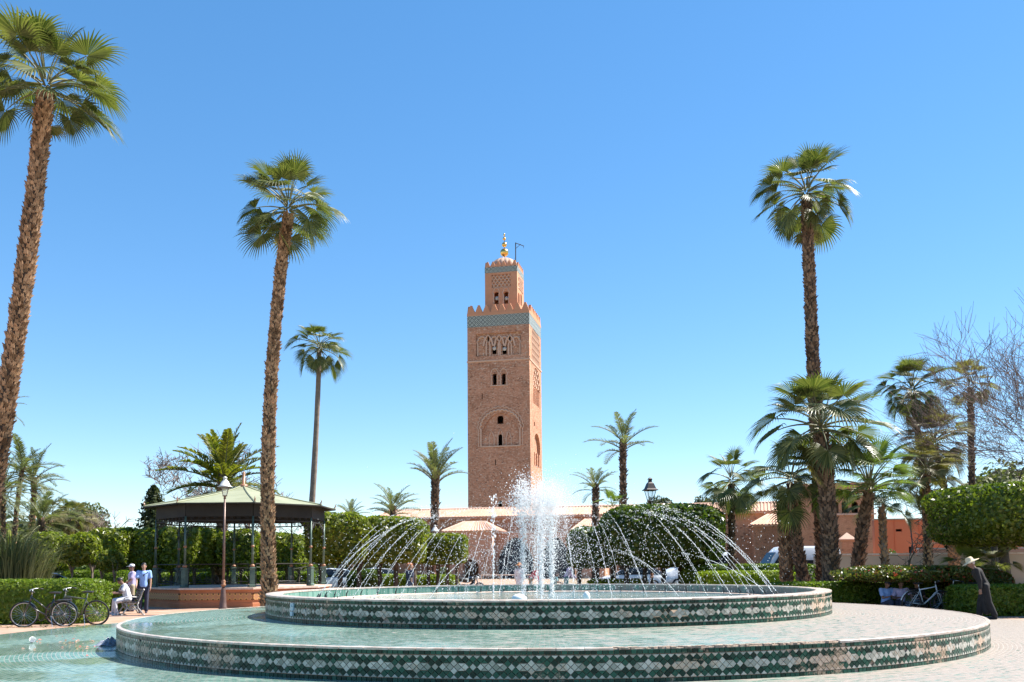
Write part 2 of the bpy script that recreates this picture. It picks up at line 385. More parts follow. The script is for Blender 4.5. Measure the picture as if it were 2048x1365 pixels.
for k in range(60):
    a = R_(2.8 + 22.4 * k / 60); r = R1 - rs.uniform(.02, .1)
    rb.box((r * math.sin(a), -r * math.cos(a), LIP1 - .012), (rs.uniform(.04, .12), rs.uniform(.03, .09), rs.uniform(.012, .035)), a + rs.uniform(-.4, .4))
tag(rb.build('broken_mortar', M['mortar'], fo), kind='stuff')
# zellige facing
S_ = .105
def plate(poly, t=.011, ins=.003):
    cx = sum(p[0] for p in poly) / len(poly); cz = sum(p[1] for p in poly) / len(poly); n = len(poly)
    V = [(x, .003, z) for x, z in poly] + [(cx + (x - cx) * (1 - ins / .05), -t, cz + (z - cz) * (1 - ins / .05)) for x, z in poly]
    Fc = [tuple(n + i for i in range(n))] + [(i, (i + 1) % n, n + (i + 1) % n, n + i) for i in range(n)]
    return np.array(V, dtype=np.float64), Fc
h = S_ / 2 - .0032
shapes = {'dia': plate([(0, -h), (h, 0), (0, h), (-h, 0)]), 'up': plate([(-h, .0028), (h, .0028), (0, h)]), 'dn': plate([(-h, -.0028), (0, -h), (h, -.0028)]), 'sq': plate([(-.036, -.028), (.036, -.028), (.036, .028), (-.036, .028)])}
tmesh = {}
for s, (V, Fc) in shapes.items():
    for c in ('green', 'cream'):
        me = bpy.data.meshes.new(s + '_tile'); me.from_pydata(V.tolist(), [], Fc); me.materials.append(M[c]); tmesh[s, c] = me
nameof = {'dia': 'diamond_tile', 'up': 'triangle_tile', 'dn': 'triangle_tile', 'sq': 'square_tile'}
rs = random.Random(11)
bulk = {('green', n): [[], [], 0] for n in nameof.values()}; bulk.update({('cream', n): [[], [], 0] for n in nameof.values()})
count = {n: 0 for n in nameof.values()}
def put(s, c, ang, R, z, single):
    if rs.random() < .012 and not (abs(ang) < R_(14)): return                   # a few are missing
    a = ang; rr = R + rs.uniform(-.002, .002)
    nm = nameof[s]
    if single and count[nm] < 300:
        o = link(nm, tmesh[s, c], fo, (rr * math.sin(a), -rr * math.cos(a), z), a + rs.uniform(-.015, .015)); count[nm] += 1; return
    V, Fc = shapes[s]; ca, sa = math.cos(a), math.sin(a)
    b = bulk[c, nm]; X = np.empty_like(V); X[:, 0] = V[:, 0] * ca - V[:, 1] * sa + rr * sa; X[:, 1] = V[:, 0] * sa + V[:, 1] * ca - rr * ca; X[:, 2] = V[:, 2] + z
    b[0].append(X); b[1].extend([tuple(i + b[2] for i in f) for f in Fc]); b[2] += len(V)
def facing(R, z0, first):
    n = int(round(2 * math.pi * R / S_ / 5)) * 5; st = 2 * math.pi / n; zl = z0 + .066
    order = sorted(range(n), key=lambda k: abs((k + n // 2) % n - n // 2))
    for k in order:
        kk = (k + n // 2) % n - n // 2; a0 = kk * st; lim = first and abs(a0) < R_(24)
        if abs(a0) > R_(125): continue
        put('dia', 'green', a0 + st / 2, R, zl + 2.5 * S_, lim); put('dia', 'green', a0 + st / 2, R, zl + .5 * S_, lim)
        put('dia', 'cream', a0 + st / 2, R, zl + 1.5 * S_, lim)
        m = kk % 5
        for row in (2, 1):
            if m == 0: put('dia', 'cream', a0, R, zl + row * S_, lim)
            elif m in (2, 3): put('dia', 'green', a0, R, zl + row * S_, lim)
            else:
                put('up', 'green' if row == 2 else 'cream', a0, R, zl + row * S_, lim); put('dn', 'cream' if row == 2 else 'green', a0, R, zl + row * S_, lim)
        put('dn', 'cream', a0, R, zl + 3 * S_, lim); put('up', 'cream', a0, R, zl, lim)
    n2 = int(2 * math.pi * R / .078); order = sorted(range(n2), key=lambda k: abs((k + n2 // 2) % n2 - n2 // 2))
    for k in order:
        a0 = 2 * math.pi * ((k + n2 // 2) % n2 - n2 // 2) / n2; lim = first and abs(a0) < R_(36)
        if abs(a0) > R_(125): continue
        put('sq', 'green', a0, R, zl + 3 * S_ + .036, lim); put('sq', 'green', a0, R, z0 + .031, lim)
facing(R1, 0.0, True); facing(R2, BASE2, False)
for (c, nm), (Vs, Fs, _) in bulk.items():
    if not Vs: continue
    me = bpy.data.meshes.new(nm); me.from_pydata(np.concatenate(Vs).tolist(), [], Fs); me.materials.append(M[c]); o = link(nm, me, fo); tag(o, kind='stuff')
# service plate on the upper wall, pipe ring and nozzles
M['steel'] = varied('dull_steel', (.30, .32, .34), (.50, .52, .54), 8, .35, .1, 60, metal=.7)
M['white_plastic'] = varied('white_plastic', (.70, .70, .68), (.82, .82, .80), 4, .35, .0)
M['dark_metal'] = varied('dark_metal', (.03, .03, .032), (.06, .058, .055), 8, .45, .1, 60, metal=.4)
M['pale_blue'] = varied('pale_blue_enamel', (.35, .50, .58), (.55, .66, .70), 20, .4, .1, 60)
a = -R_(52); b = MB().box((0, -.02, 0), (.12, .03, .14)).box((0, -.03, -.13), (.10, .03, .08)).box((0, -.04, .02), (.05, .03, .05))
b.build('valve_cover', M['pale_blue'], fo, loc=((R2 + .005) * math.sin(a), -(R2 + .005) * math.cos(a), BASE2 + .29), rz=a)
RN = 5.25; ring = [(RN * math.cos(q), RN * math.sin(q), .80) for q in np.linspace(0, 2 * math.pi, 97)]
MB().tube(ring, .035, 6, cap=False).build('pipe_ring', M['rim'], fo, True)
nz = MB().tube([(0, 0, 0), (0, 0, .10)], .016, 6).tube([(0, 0, .09), (.05, 0, .19)], [.02, .010], 6).mesh('nozzle', M['dark_metal'])
NJ = 48
for k in range(NJ):
    q = 2 * math.pi * (k + .5) / NJ; link('nozzle', nz, fo, (RN * math.cos(q), RN * math.sin(q), .80), q + math.pi)
def watermat():
    t = NT('basin_water'); p = t.pos(); t.bump(t.noise(p, 6, 4, .6), .35, .05)
    t.set(t.ramp(t.noise(p, 2, 4), (.3, (.10, .20, .19)), (.7, (.24, .34, .31))), .06, 0, .5); return t.mat
M['pool_water'] = watermat()
disc('water', R2 - .305, .795, M['pool_water'])
for i, (px, py, lab) in enumerate(((1038, 1196, 'white globe lamp floating left of the central plume'), (1173, 1190, 'white lamp housing in the basin right of the central plume'))):
    p = W(px, py, FD - 2.5 + i); p.z = .83
    t_ = thing('basin_lamp', lab, 'lamp', p, 0)
    MB().ball((0, 0, .06), (.16, .16, .11) if i == 0 else (.08, .08, .12), 14, 8).build('globe', M['white_plastic'], t_, True)
    MB().lathe([(.09, -.03), (.09, .0), (.05, .02)], 12).build('collar', M['steel'], t_, True)

# ------------------------------------------------------------------ falling water
def wat():
    t = NT('white_water'); t.set((.93, .94, .95), .15, 0, .5)
    tr = t.n('ShaderNodeBsdfTranslucent'); tr.inputs[0].default_value = (.95, .95, .96, 1); mx = t.n('ShaderNodeMixShader', i_0=.6)
    t.l(t.p.outputs[0], mx.inputs[1]); t.l(tr.outputs[0], mx.inputs[2]); t.l(mx.outputs[0], t.out.inputs[0]); return t.mat
M['water'] = wat()
OCT = np.array([(1, 0, 0), (0, 1, 0), (-1, 0, 0), (0, -1, 0), (0, 0, 1), (0, 0, -1)], dtype=float)
OF = np.array([(0, 1, 4), (1, 2, 4), (2, 3, 4), (3, 0, 4), (1, 0, 5), (2, 1, 5), (3, 2, 5), (0, 3, 5)])
def drops(name, P, V, rad, stretch, parent=None):
    P = np.asarray(P, float); n = len(P); V = np.asarray(V, float); t = V / (np.linalg.norm(V, axis=1, keepdims=True) + 1e-9)
    a = np.cross(t, np.where(np.abs(t[:, 2:3]) < .9, [[0, 0, 1.]], [[1., 0, 0]])); a /= np.linalg.norm(a, axis=1, keepdims=True); b = np.cross(t, a)
    rad = np.asarray(rad)[:, None, None]; stretch = np.asarray(stretch)[:, None, None]
    X = P[:, None, :] + rad * (a[:, None, :] * OCT[None, :, 0:1] + b[:, None, :] * OCT[None, :, 1:2] + stretch * t[:, None, :] * OCT[None, :, 2:3])
    Fa = (OF[None] + (np.arange(n) * 6)[:, None, None]).reshape(-1, 3)
    return link(name, npmesh(name, X.reshape(-1, 3), [Fa], M['water'], True), parent)
rng = np.random.default_rng(5)
def jet(q, seed, apex=3.0, land=1.0, z0=.99, r0=5.2, name='water_jet', lean=0.0, upto=1.0):
    g = np.random.default_rng(seed); zt = apex; r_ap = (r0 + land) / 2
    # stream: closely strung beads that separate into drops as it rises
    n1, n2 = 84, int(g.integers(44, 74)); s = np.concatenate([np.linspace(0, .26, n1), .26 + (upto - .26) * np.sort(g.random(n2)) ** 1.0])
    rr = r0 + (land - r0) * s; z = z0 + (zt - z0) * (1 - (2 * s - 1) ** 2)
    jit = g.uniform(.8, 1.5) * (.004 + .075 * np.clip(s - .2, 0, 1) ** 1.3 * 1.3)
    P = np.stack([rr * math.cos(q), rr * math.sin(q), z], 1) + g.normal(0, 1, (n1 + n2, 3)) * jit[:, None] * np.array([1, 1, .8]) 
    dz = (zt - z0) * -4 * (2 * s - 1); dr = np.full_like(s, land - r0); V = np.stack([dr * math.cos(q), dr * math.sin(q), dz], 1)
    rad = np.where(s < .26, .0050, .0060) * g.uniform(.75, 1.45, len(s)) * (1 - .25 * s); st = np.where(s < .26, 3.6, g.uniform(1.0, 2.2, len(s)))
    P += np.array([FCX, FCY, 0]); o = drops(name, P, V, rad, st); return o
qs = sorted([2 * math.pi * (k + .5) / NJ for k in range(NJ)], key=lambda q: math.cos(q))
seen = {'near': 0, 'far': 0}; tot = NJ // 2
ORD = ['first', 'second', 'third', 'fourth', 'fifth', 'sixth', 'seventh', 'eighth', 'ninth', 'tenth', 'eleventh', 'twelfth', 'thirteenth', 'fourteenth']
for k, q in enumerate(qs):
    side = 'near' if math.sin(q) < 0 else 'far'; i = seen[side]; seen[side] += 1
    if rng.random() < .1: ap = 1.9
    else: ap = rng.uniform(2.7, 2.95)
    o = jet(q, 100 + k, ap, rng.uniform(.0, .5), upto=.52)
    end, j = ('left', i) if i < tot // 2 else ('right', tot - 1 - i)
    tag(o, 'thin arc of water on the %s rim of the fountain, %s from its %s end' % (side, ORD[j], end), 'water jet', 'water jets arching over the basin')
p = W(987, 1200, FD - 4.6)
g = np.random.default_rng(77); n = 200; s = np.sort(g.random(n)); P = np.stack([p.x + g.normal(0, .006 + .035 * s ** 2), p.y + g.normal(0, .006 + .035 * s ** 2), .95 + 1.95 * s], 1)
tag(drops('tall_jet', P, np.tile([[0, 0, 1.]], (n, 1)), .010 * g.uniform(.6, 1.5, n), g.uniform(1.2, 2.4, n)), 'straight upright jet left of the central plume, in front of the tower', 'water jet')
# the central plume: three columns that break up into a cloud of drops
PP = []; PV = []; PR = []; PS = []
def col(px, D, topz, spread, n):
    b0 = W(px, 1190, D); g = np.random.default_rng(int(px)); s = g.random(n) ** .8
    wd = .03 + spread * s ** 1.6; x = b0.x + g.normal(0, 1, n) * wd; y = b0.y + g.normal(0, 1, n) * wd; z = .8 + (topz - .8) * s + g.normal(0, .03, n) * (1 + 3 * s)
    PP.append(np.stack([x, y, z], 1)); PV.append(np.stack([g.normal(0, .25, n) * s, g.normal(0, .25, n) * s, np.ones(n)], 1)); PR.append(g.uniform(.0045, .0115, n)); PS.append(g.uniform(1, 2.4, n))
col(1047, FD - .4, 3.60, .06, 2000); col(1083, FD - .6, 3.40, .08, 2600); col(1104, FD, 3.35, .09, 2600); col(1072, FD + .5, 3.0, .12, 500)
def cloud(px, pz, sx, sz, n, r0, r1, seed, skew=0.0):
    g = np.random.default_rng(seed); c = W(px, 1100, FD); x = c.x + g.normal(0, sx, n); y = FD + g.normal(0, sx, n); z = pz + g.normal(0, sz, n)
    k = z > .82; n2 = k.sum(); PP.append(np.stack([x, y, z], 1)[k]); PV.append(np.stack([g.normal(0, .4, n2), g.normal(0, .4, n2), g.normal(-.6, .6, n2)], 1)); PR.append(g.uniform(r0, r1, n2)); PS.append(g.uniform(1, 1.8, n2))
cloud(1092, 3.08, .30, .27, 13000, .003, .0075, 1); cloud(1046, 3.1, .16, .26, 800, .008, .018, 2); cloud(1085, 2.5, .42, .5, 4200, .003, .0085, 3); cloud(1075, 1.9, .75, .7, 2400, .003, .009, 4); cloud(1085, 2.0, 1.5, .7, 1800, .003, .009, 6)
o = drops('fountain_plume', np.concatenate(PP), np.concatenate(PV), np.concatenate(PR), np.concatenate(PS))
tag(o, 'tall white plume of spray bursting up in the middle of the basin', 'water plume', kind='stuff')
PP, PV, PR, PS = [], [], [], []
for i in range(3600):                                # loose drops thrown off by the arcs
    q = rng.random() * 2 * math.pi; r = rng.uniform(.6, 5.6) ** 1.0; PP.append((FCX + r * math.cos(q), FCY + r * math.sin(q), .85 + rng.beta(1.5, 1.9) * 1.9))
n = len(PP); tag(drops('spray', PP, rng.normal(0, 1, (n, 3)) * [.3, .3, 1], rng.uniform(.0035, .010, n), rng.uniform(1, 2, n)), 'loose drops of spray drifting across the whole basin', 'spray', kind='stuff')
# ------------------------------------------------------------------ minaret
PSI = R_(12.2)
M['tower'] = wallmat('tower_stone', (.48, .235, .14), (.57, .29, .18), (.42, .205, .125), .75, .34, .02, .95, .6, 1.0, (.13, .07, .05), (.58, .38, .27), .08)
M['tower_pale'] = wallmat('tower_pale_stone', (.50, .25, .145), (.58, .31, .19), (.38, .20, .13), .75, .34, .03, .95, .6, .9, (.15, .085, .06), (.66, .50, .38), .08)
M['plaster'] = varied('pink_plaster', (.48, .22, .118), (.55, .265, .15), .6, .9, .3, 12)
M['moulding'] = varied('carved_stone', (.52, .33, .225), (.60, .40, .29), 1.5, .9, .3, 12)
M['frieze'] = zellige('tile_frieze', (.008, .015, .013), (.52, .56, .47), (.01, .015, .014), .98)
M['gold'] = varied('gilded_copper', (.75, .42, .10), (.85, .55, .18), 1, .28, .05, 10, metal=1.0)
M['dome'] = varied('pale_dome', (.40, .25, .18), (.50, .33, .245), 1, .85, .2, 10)
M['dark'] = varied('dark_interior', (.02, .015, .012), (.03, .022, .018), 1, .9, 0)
M['iron'] = varied('black_iron', (.012, .012, .013), (.03, .03, .03), 9, .5, .1, 60, metal=.3)
M['pale_horn'] = varied('pale_horn', (.55, .55, .52), (.65, .65, .62), 3, .5, 0)
HWD = 6.90
corner = W(1058.3, 640, 196); cs, sn = math.cos(-PSI), math.sin(-PSI)
TX = corner.x + (-HWD * cs - HWD * sn); TY = corner.y + (-HWD * sn + HWD * cs)
tw = thing('minaret', 'tall square sandstone minaret with tiled frieze, lantern and gilded spheres', 'tower', (TX, TY, 0), -PSI)
TO = (TX, TY)
def tf(px, py): return onplane(px, py, TO, -PSI, -HWD)
def tr_(px, py): return onplane(px, py, TO, -PSI + math.pi / 2, -HWD)
def trect(a, b, c, d, f=None): f = f or tf; x0, z0 = f(a, d); x1, z1 = f(c, b); return rect(x0, z0, x1, z1)
def tarch(x0p, ytop, x1p, ybot, frac=.45, f=None, **kw):
    f = f or tf; x0, z0 = f(x0p, ybot); x1, z1 = f(x1p, ytop); return arch((x0 + x1) / 2, z0, x1 - x0, z1 - (x1 - x0) * frac, z1, 8, **kw)
ZF1 = tf(1000, 652)[1]; ZF2 = tf(1000, 629.2)[1]; ZB = tf(1000, 721)[1]
# front face
pan = trect(952, 663, 1042, 714); bigp = tarch(963, 824, 1039, 893, .52, point=.6)
holes = [pan, bigp, tarch(985.5, 747, 993, 771, .5, horse=.15), tarch(1003.5, 747, 1011, 771, .5, horse=.15), trect(963.4, 787, 965, 799), trect(990.2, 919, 992, 931), trect(1034, 950, 1035.6, 963), tarch(996, 1001, 1004, 1024, .5)]
fa = holed('front_wall', rect(-HWD, -1, HWD, ZF1), holes, .9, M['tower'], tw, -HWD)
p2_ = [tarch(983.5, 684, 992, 708, .5, horse=.15), tarch(1004, 684, 1012.5, 708, .5, horse=.15), trect(974, 672, 977, 683), trect(994.5, 675, 998, 683), trect(1016.5, 670, 1020, 681)]
holed('window_panel', rect(pan[0][0] - .1, pan[0][1] - .1, pan[2][0] + .1, pan[2][1] + .1), p2_, .4, M['tower_pale'], tw, -HWD + .46)
bz = [q[1] for q in bigp]; bx = [q[0] for q in bigp]
holed('arch_panel', rect(min(bx) - .2, min(bz) - .2, max(bx) + .2, max(bz) + .2), [tarch(994, 831, 1006, 848, .35), tarch(996, 868, 1004.5, 894, .5, point=1)], .4, M['tower'], tw, -HWD + .30)
# the other faces
rp = tarch(1064, 668, 1078.5, 722, .3, tr_); ra = tarch(1067, 744, 1079, 806, .4, tr_); rl = tarch(1068.5, 872, 1080, 931, .4, tr_)
rh = [rp, trect(1068, 845, 1070, 852, tr_)]
for (pq, nx) in ((ra, 0), (rl, 0)): rh.append(pq)
o = holed('side_wall', rect(-HWD + .9, -1, HWD - .9, ZF1), rh, .9, M['tower'], tw, -HWD); o.rotation_euler.z = math.pi / 2
o = MB().box((0, -HWD + .8, 27), (HWD * 2 - 2.0, .3, 52)).build('side_panel', M['tower'], tw); o.rotation_euler.z = math.pi / 2
MB().box((0, HWD - .45, ZF1 / 2), (HWD * 2, .9, ZF1)).build('back_wall', M['tower'], tw)
MB().box((-HWD + .45, 0, ZF1 / 2), (.9, HWD * 2 - 1.8, ZF1)).build('side_wall', M['tower'], tw)
def lattice(name, x0, z0, x1, z1, nx, nz_, yl, rad, rot=0.0, mat='moulding'):
    mb = MB(); cw = (x1 - x0) / nx; ch = (z1 - z0) / nz_
    for j in range(nz_):
        for i in range(nx + 1):
            for sg in (-1, 1):
                a = (x0 + cw * (i + (.5 if j % 2 else 0)), z0 + ch * j); b = (a[0] + sg * cw / 2, a[1] + ch)
                if min(a[0], b[0]) < x0 - .01 or max(a[0], b[0]) > x1 + .01: continue
                mid = (a[0] * .5 + b[0] * .5 + sg * cw * .12, a[1] * .5 + b[1] * .5)
                mb.tube([(a[0], yl, a[1]), (mid[0], yl, mid[1] - ch * .08), (b[0], yl, b[1])], rad, 4)
    o = mb.build(name, M[mat], tw); o.rotation_euler.z = rot; return o
x0, z0 = tr_(1064, 722); x1, z1 = tr_(1078.5, 668); lattice('lattice', x0, z0, x1, z1 - .2, 8, 6, -HWD + .12, .12, math.pi / 2)
for (pq, k) in ((ra, 5), (rl, 3)):
    xs = [q[0] for q in pq]; zs = [q[1] for q in pq]; w_ = max(xs) - min(xs); h_ = max(zs) - min(zs)
    if k == 5: lattice('lattice', min(xs), min(zs) + h_ * .45, max(xs), max(zs) - .3, 4, 4, -HWD + .15, .13, math.pi / 2)
    mb = MB()
    for i in range(k): mb.box((min(xs) + w_ * (i + .5) / k, -HWD + .2, min(zs) + h_ * .2), (w_ / k * .35, .5, h_ * .4))
    o = mb.build('blind_arcade', M['tower'], tw); o.rotation_euler.z = math.pi / 2
def lobed(name, cx, z0, hw, zs, zt, lobes, rad, yl, bulge=.3, rot=0.0):
    """scalloped arch moulding: jambs from z0 to zs, then lobes up to the crown zt"""
    pts = [(cx - hw, yl, z0), (cx - hw, yl, zs)]; L = lobes * 2
    base = [(cx - hw * math.cos(math.pi * i / L), zs + (zt - zs) * math.sin(math.pi * i / L) ** .9) for i in range(L + 1)]
    for i in range(L):
        a, b = base[i], base[i + 1]; mx_, mz = (a[0] + b[0]) / 2, (a[1] + b[1]) / 2; nx_, nz_ = mx_ - cx, mz - zs + .2; n_ = math.hypot(nx_, nz_); d = math.hypot(b[0] - a[0], b[1] - a[1]) * bulge
        for t in (.0, .3, .7): 
            k = d * (0 if t == 0 else 1); pts.append((a[0] + (b[0] - a[0]) * t + nx_ / n_ * k, yl, a[1] + (b[1] - a[1]) * t + nz_ / n_ * k))
    pts += [(cx + hw, yl, zs), (cx + hw, yl, z0)]
    o = MB().tube(pts, rad, 5).build(name, M['moulding'], tw); o.rotation_euler.z = rot; return o
cx, zz = tf(1001, 893); e0 = tf(962, 860); top = tf(1001, 822); hw = cx - e0[0]
lobed('lobed_arch', cx, zz, hw, e0[1], top[1], 8, .19, -HWD - .06); lobed('lobed_arch', cx, zz, hw + .55, e0[1], top[1] + .65, 8, .11, -HWD - .02)
for (pxc, w_) in ((983, 5), (1017, 5), (1000.3, 5)):
    c0 = tf(pxc, 893); c1 = tf(pxc, 872 if pxc != 1000.3 else 868); MB().tube([(c0[0] - .55, -HWD + .25, c0[1]), (c0[0] - .55, -HWD + .25, c1[1] - .3), (c0[0] - .3, -HWD + .25, c1[1] + .4), (c0[0], -HWD + .25, c1[1] + 1.0), (c0[0] + .3, -HWD + .25, c1[1] + .4), (c0[0] + .55, -HWD + .25, c1[1] - .3), (c0[0] + .55, -HWD + .25, c0[1])], .12, 5).build('blind_arch', M['moulding'], tw)
for pxc in (989.3, 1007.3):
    c0 = tf(pxc, 771); c1 = tf(pxc, 752); lobed('window_arch', c0[0], c0[1], .72, c1[1], c1[1] + 1.5, 3, .12, -HWD - .03)
a0 = tf(980, 772.5); a1 = tf(1016, 772.5); MB().box(((a0[0] + a1[0]) / 2, -HWD - .02, a0[1]), (a1[0] - a0[0], .3, .22)).build('sill', M['moulding'], tw)
a0 = tf(961, 894.5); a1 = tf(1041, 894.5); MB().box(((a0[0] + a1[0]) / 2, -HWD - .04, a0[1]), (a1[0] - a0[0], .3, .26)).build('sill', M['moulding'], tw)
for pxc in (963.5, 988, 1008.3, 1031):
    c0 = tf(pxc, 712); c1 = tf(pxc, 688); lobed('window_arch', c0[0], c0[1], .95, c1[1], c1[1] + 1.5, 3, .19, -HWD + .30)
for pxc in (975.8, 998, 1019.5):
    c1 = tf(pxc, 684); MB().tube([(c1[0] - 1.1, -HWD + .2, c1[1] - .9), (c1[0] - .75, -HWD + .2, c1[1] + .6), (c1[0], -HWD + .2, c1[1] + 1.55), (c1[0] + .75, -HWD + .2, c1[1] + .6), (c1[0] + 1.1, -HWD + .2, c1[1] - .9)], .21, 5).build('blind_arch', M['moulding'], tw)
for (pxc, pyc) in ((987.5, 696), (1008, 697)):
    c1 = tf(pxc, pyc); MB().lathe([(.05, .25), (.16, .1), (.42, -.15), (.46, -.2), (.40, -.18), (.1, 0)], 12).build('loudspeaker', M['pale_horn'], tw, True, loc=(c1[0], -HWD + .4, c1[1])).rotation_euler = (math.pi / 2, 0, 0)
# stone courses in relief below the frieze, string course, frieze, parapet
rs = random.Random(8); mb = MB()
for j in range(26):
    z = ZF1 - .3 - j * .36; x = -HWD + rs.uniform(.0, .4)
    while x < HWD - .5:
        ln = rs.uniform(.35, .9)
        inpan = pan[0][0] - .3 < x + ln and x < pan[2][0] + .3 and pan[0][1] - .3 < z < pan[2][1] + .3
        if not inpan and rs.random() < .55 and abs(z - ZB) > .35: mb.box((x + ln / 2, -HWD - .01, z), (ln * .92, .09, .30))
        x += ln
tag(mb.build('stone_block', M['tower_pale'], tw), kind='stuff')
MB().lathe([(HWD * 1.414 - .02, -.22), (HWD * 1.414 + .20, -.12), (HWD * 1.414 + .20, .12), (HWD * 1.414 - .02, .2)], 4, (0, 0, ZB), 0, math.pi / 4).build('string_course', M['moulding'], tw)
MB().lathe([((HWD - .06) * 1.4142, ZF1), ((HWD + .03) * 1.4142, ZF1 + .02), ((HWD + .03) * 1.4142, ZF2), ((HWD - .5) * 1.4142, ZF2 + .01)], 4, (0, 0, 0), 0, math.pi / 4).build('tile_frieze', M['frieze'], tw)
MB().box((0, 0, ZF2 + .3), (HWD * 2 + .12, HWD * 2 + .12, .6)).build('parapet', M['plaster'], tw)
def merlon(wd, ht, th):
    st = [(-wd / 2, 0), (wd / 2, 0)]; n = 5; R = []
    for i in range(n): 
        f = 1 - (i + 1) / (n + .6); R += [(wd / 2 * (1 - i / (n + .6)) * .98, ht * i / n + .001), (wd / 2 * (1 - i / (n + .6)) * .98, ht * (i + 1) / n)]
    poly = st[:1] + st[1:] + R + [(-x, z) for x, z in reversed(R)]
    out = []
    for p in poly:
        if not out or abs(p[0] - out[-1][0]) + abs(p[1] - out[-1][1]) > 1e-3: out.append(p)
    return MB().prism(out, -th / 2, th / 2).mesh('merlon', M['plaster'])
def merlons(hw, z, n, ht, th):
    me = merlon(2 * hw / n * .96, ht, th)
    for f in range(4):
        for k in range(n):
            u = -hw + 2 * hw * (k + .5) / n
            if k == 0 and f % 2: continue
            a = f * math.pi / 2; v = -hw + th / 2 + .01 * (f % 2)
            link('merlon', me, tw, (u * math.cos(a) - v * math.sin(a), u * math.sin(a) + v * math.cos(a), z), a)
merlons(HWD, ZF2 + .6, 8, 1.75, .55)
# lantern
LH = 3.66; OFFY = 0.0
def lf(px, py): return onplane(px, py, TO, -PSI, -LH)
def lr(px, py): return onplane(px, py, TO, -PSI + math.pi / 2, -LH)
ZL1 = lf(1002, 545)[1]; ZL2 = lf(1002, 533.5)[1]
lp = [tarch(988.5, 584, 997, 609, .5, lf, horse=.15), tarch(1008, 583, 1016.5, 608, .5, lf, horse=.15), trect(983.5, 547.5, 1021, 577, lf)]
holed('lantern_wall', rect(-LH, ZF2, LH, ZL1), lp, .6, M['plaster'], tw, -LH)
MB().box((0, -LH + .45, (lp[2][0][1] + lp[2][2][1]) / 2), (4.3, .2, 3.4)).build('lattice_ground', M['plaster'], tw)
lattice('lattice', lp[2][0][0], lp[2][0][1], lp[2][2][0], lp[2][2][1], 5, 5, -LH + .16, .13)
x0, z0 = lr(1036, 600); x1, z1 = lr(1044.5, 548)
o = holed('lantern_wall', rect(-LH + .6, ZF2, LH - .61, ZL1), [tarch(1036.5, 588, 1039.2, 608, .4, lr), tarch(1041, 590, 1043.5, 610, .4, lr)], .6, M['plaster'], tw, -LH); o.rotation_euler.z = math.pi / 2
lattice('lattice', -2.3, lp[2][0][1], 2.3, lp[2][2][1], 5, 5, -LH - .02, .12, math.pi / 2)
MB().box((0, LH - .3, (ZF2 + ZL1) / 2), (LH * 2, .6, ZL1 - ZF2)).build('lantern_wall', M['plaster'], tw)
MB().box((-LH + .3, 0, (ZF2 + ZL1) / 2), (.6, LH * 2 - 1.22, ZL1 - ZF2)).build('lantern_wall', M['plaster'], tw)
MB().lathe([((LH - .06) * 1.4142, ZL1), ((LH + .03) * 1.4142, ZL1 + .02), ((LH + .03) * 1.4142, ZL2), (.1, ZL2 + .01)], 4, (0, 0, 0), 0, math.pi / 4).build('tile_frieze', M['frieze'], tw)
merlons(LH, ZL2 + .01, 6, 1.25, .4)
for pxc in (992.7, 1012.2):
    c0 = lf(pxc, 608); c1 = lf(pxc, 590); lobed('window_arch', c0[0], c0[1], .62, c1[1], c1[1] + 1.5, 3, .11, -LH - .03)
    c1 = lf(pxc, 596); MB().lathe([(.05, .25), (.16, .1), (.42, -.15), (.46, -.2), (.40, -.18), (.1, 0)], 12).build('loudspeaker', M['pale_horn'], tw, True, loc=(c1[0], -LH + .3, c1[1])).rotation_euler = (math.pi / 2, 0, 0)
# ribbed dome, spheres, mast
DZ = HZ(1008, 531, 201); DR = 3.2; DT = HZ(1008, 507.5, 201); vs = []; fs = []; NN, MM = 96, 12
for i in range(MM + 1):
    a = math.pi / 2 * i / MM
    for k in range(NN):
        q = 2 * math.pi * k / NN; rib = 1 + .10 * abs(math.cos(q * 8)) ** .7 * math.cos(a) ** .6 - .05
        vs.append((DR * rib * math.cos(a) * math.cos(q), DR * rib * math.cos(a) * math.sin(q), DZ + (DT - DZ) * math.sin(a)))
for i in range(MM):
    for k in range(NN): fs.append((i * NN + k, i * NN + (k + 1) % NN, (i + 1) * NN + (k + 1) % NN, (i + 1) * NN + k))
MB().add(vs, fs).lathe([(DR * 1.0, ZL2), (DR * 1.0, DZ + .02)], 48).build('dome', M['dome'], tw, True)
zs = [HZ(1007, y, 201) for y in (496, 480, 468, 460)]; rr = (.93, .56, .36, .2)
MB().tube([(0, 0, DT - .1), (0, 0, zs[3])], .07, 6).build('spire_rod', M['iron'], tw)
for z, r in zip(zs, rr): MB().ball((0, 0, 0), (r, r, r * (1 if r > .25 else 2.0)), 24, 14).build('golden_sphere', M['gold'], tw, True, loc=(0, 0, z))
p = onplane(1030, 520, TO, -PSI, 0); q = onplane(1030, 484, TO, -PSI, 0); r_ = onplane(1047, 491, TO, -PSI, 0); s_ = onplane(1031, 499, TO, -PSI, 0)
mb = MB().tube([(p[0], .6, ZL2), (p[0] + .05, .6, q[1])], .12, 5).tube([(q[0] + .05, .6, q[1] - .1), (r_[0], .6, r_[1])], .09, 5).tube([(s_[0], .6, q[1] - 1.3), (q[0] + 1.2, .6, q[1] - .45)], .05, 4).tube([(r_[0] - .1, .6, r_[1]), (r_[0] - .1, .6, r_[1] - .5)], .04, 4)
for k in range(7): mb.tube([(p[0] - .25, .6, ZL2 + .6 + k * .42), (p[0] + .05, .6, ZL2 + .6 + k * .42)], .035, 4)
mb.build('flag_mast', M['dark_metal'], tw)

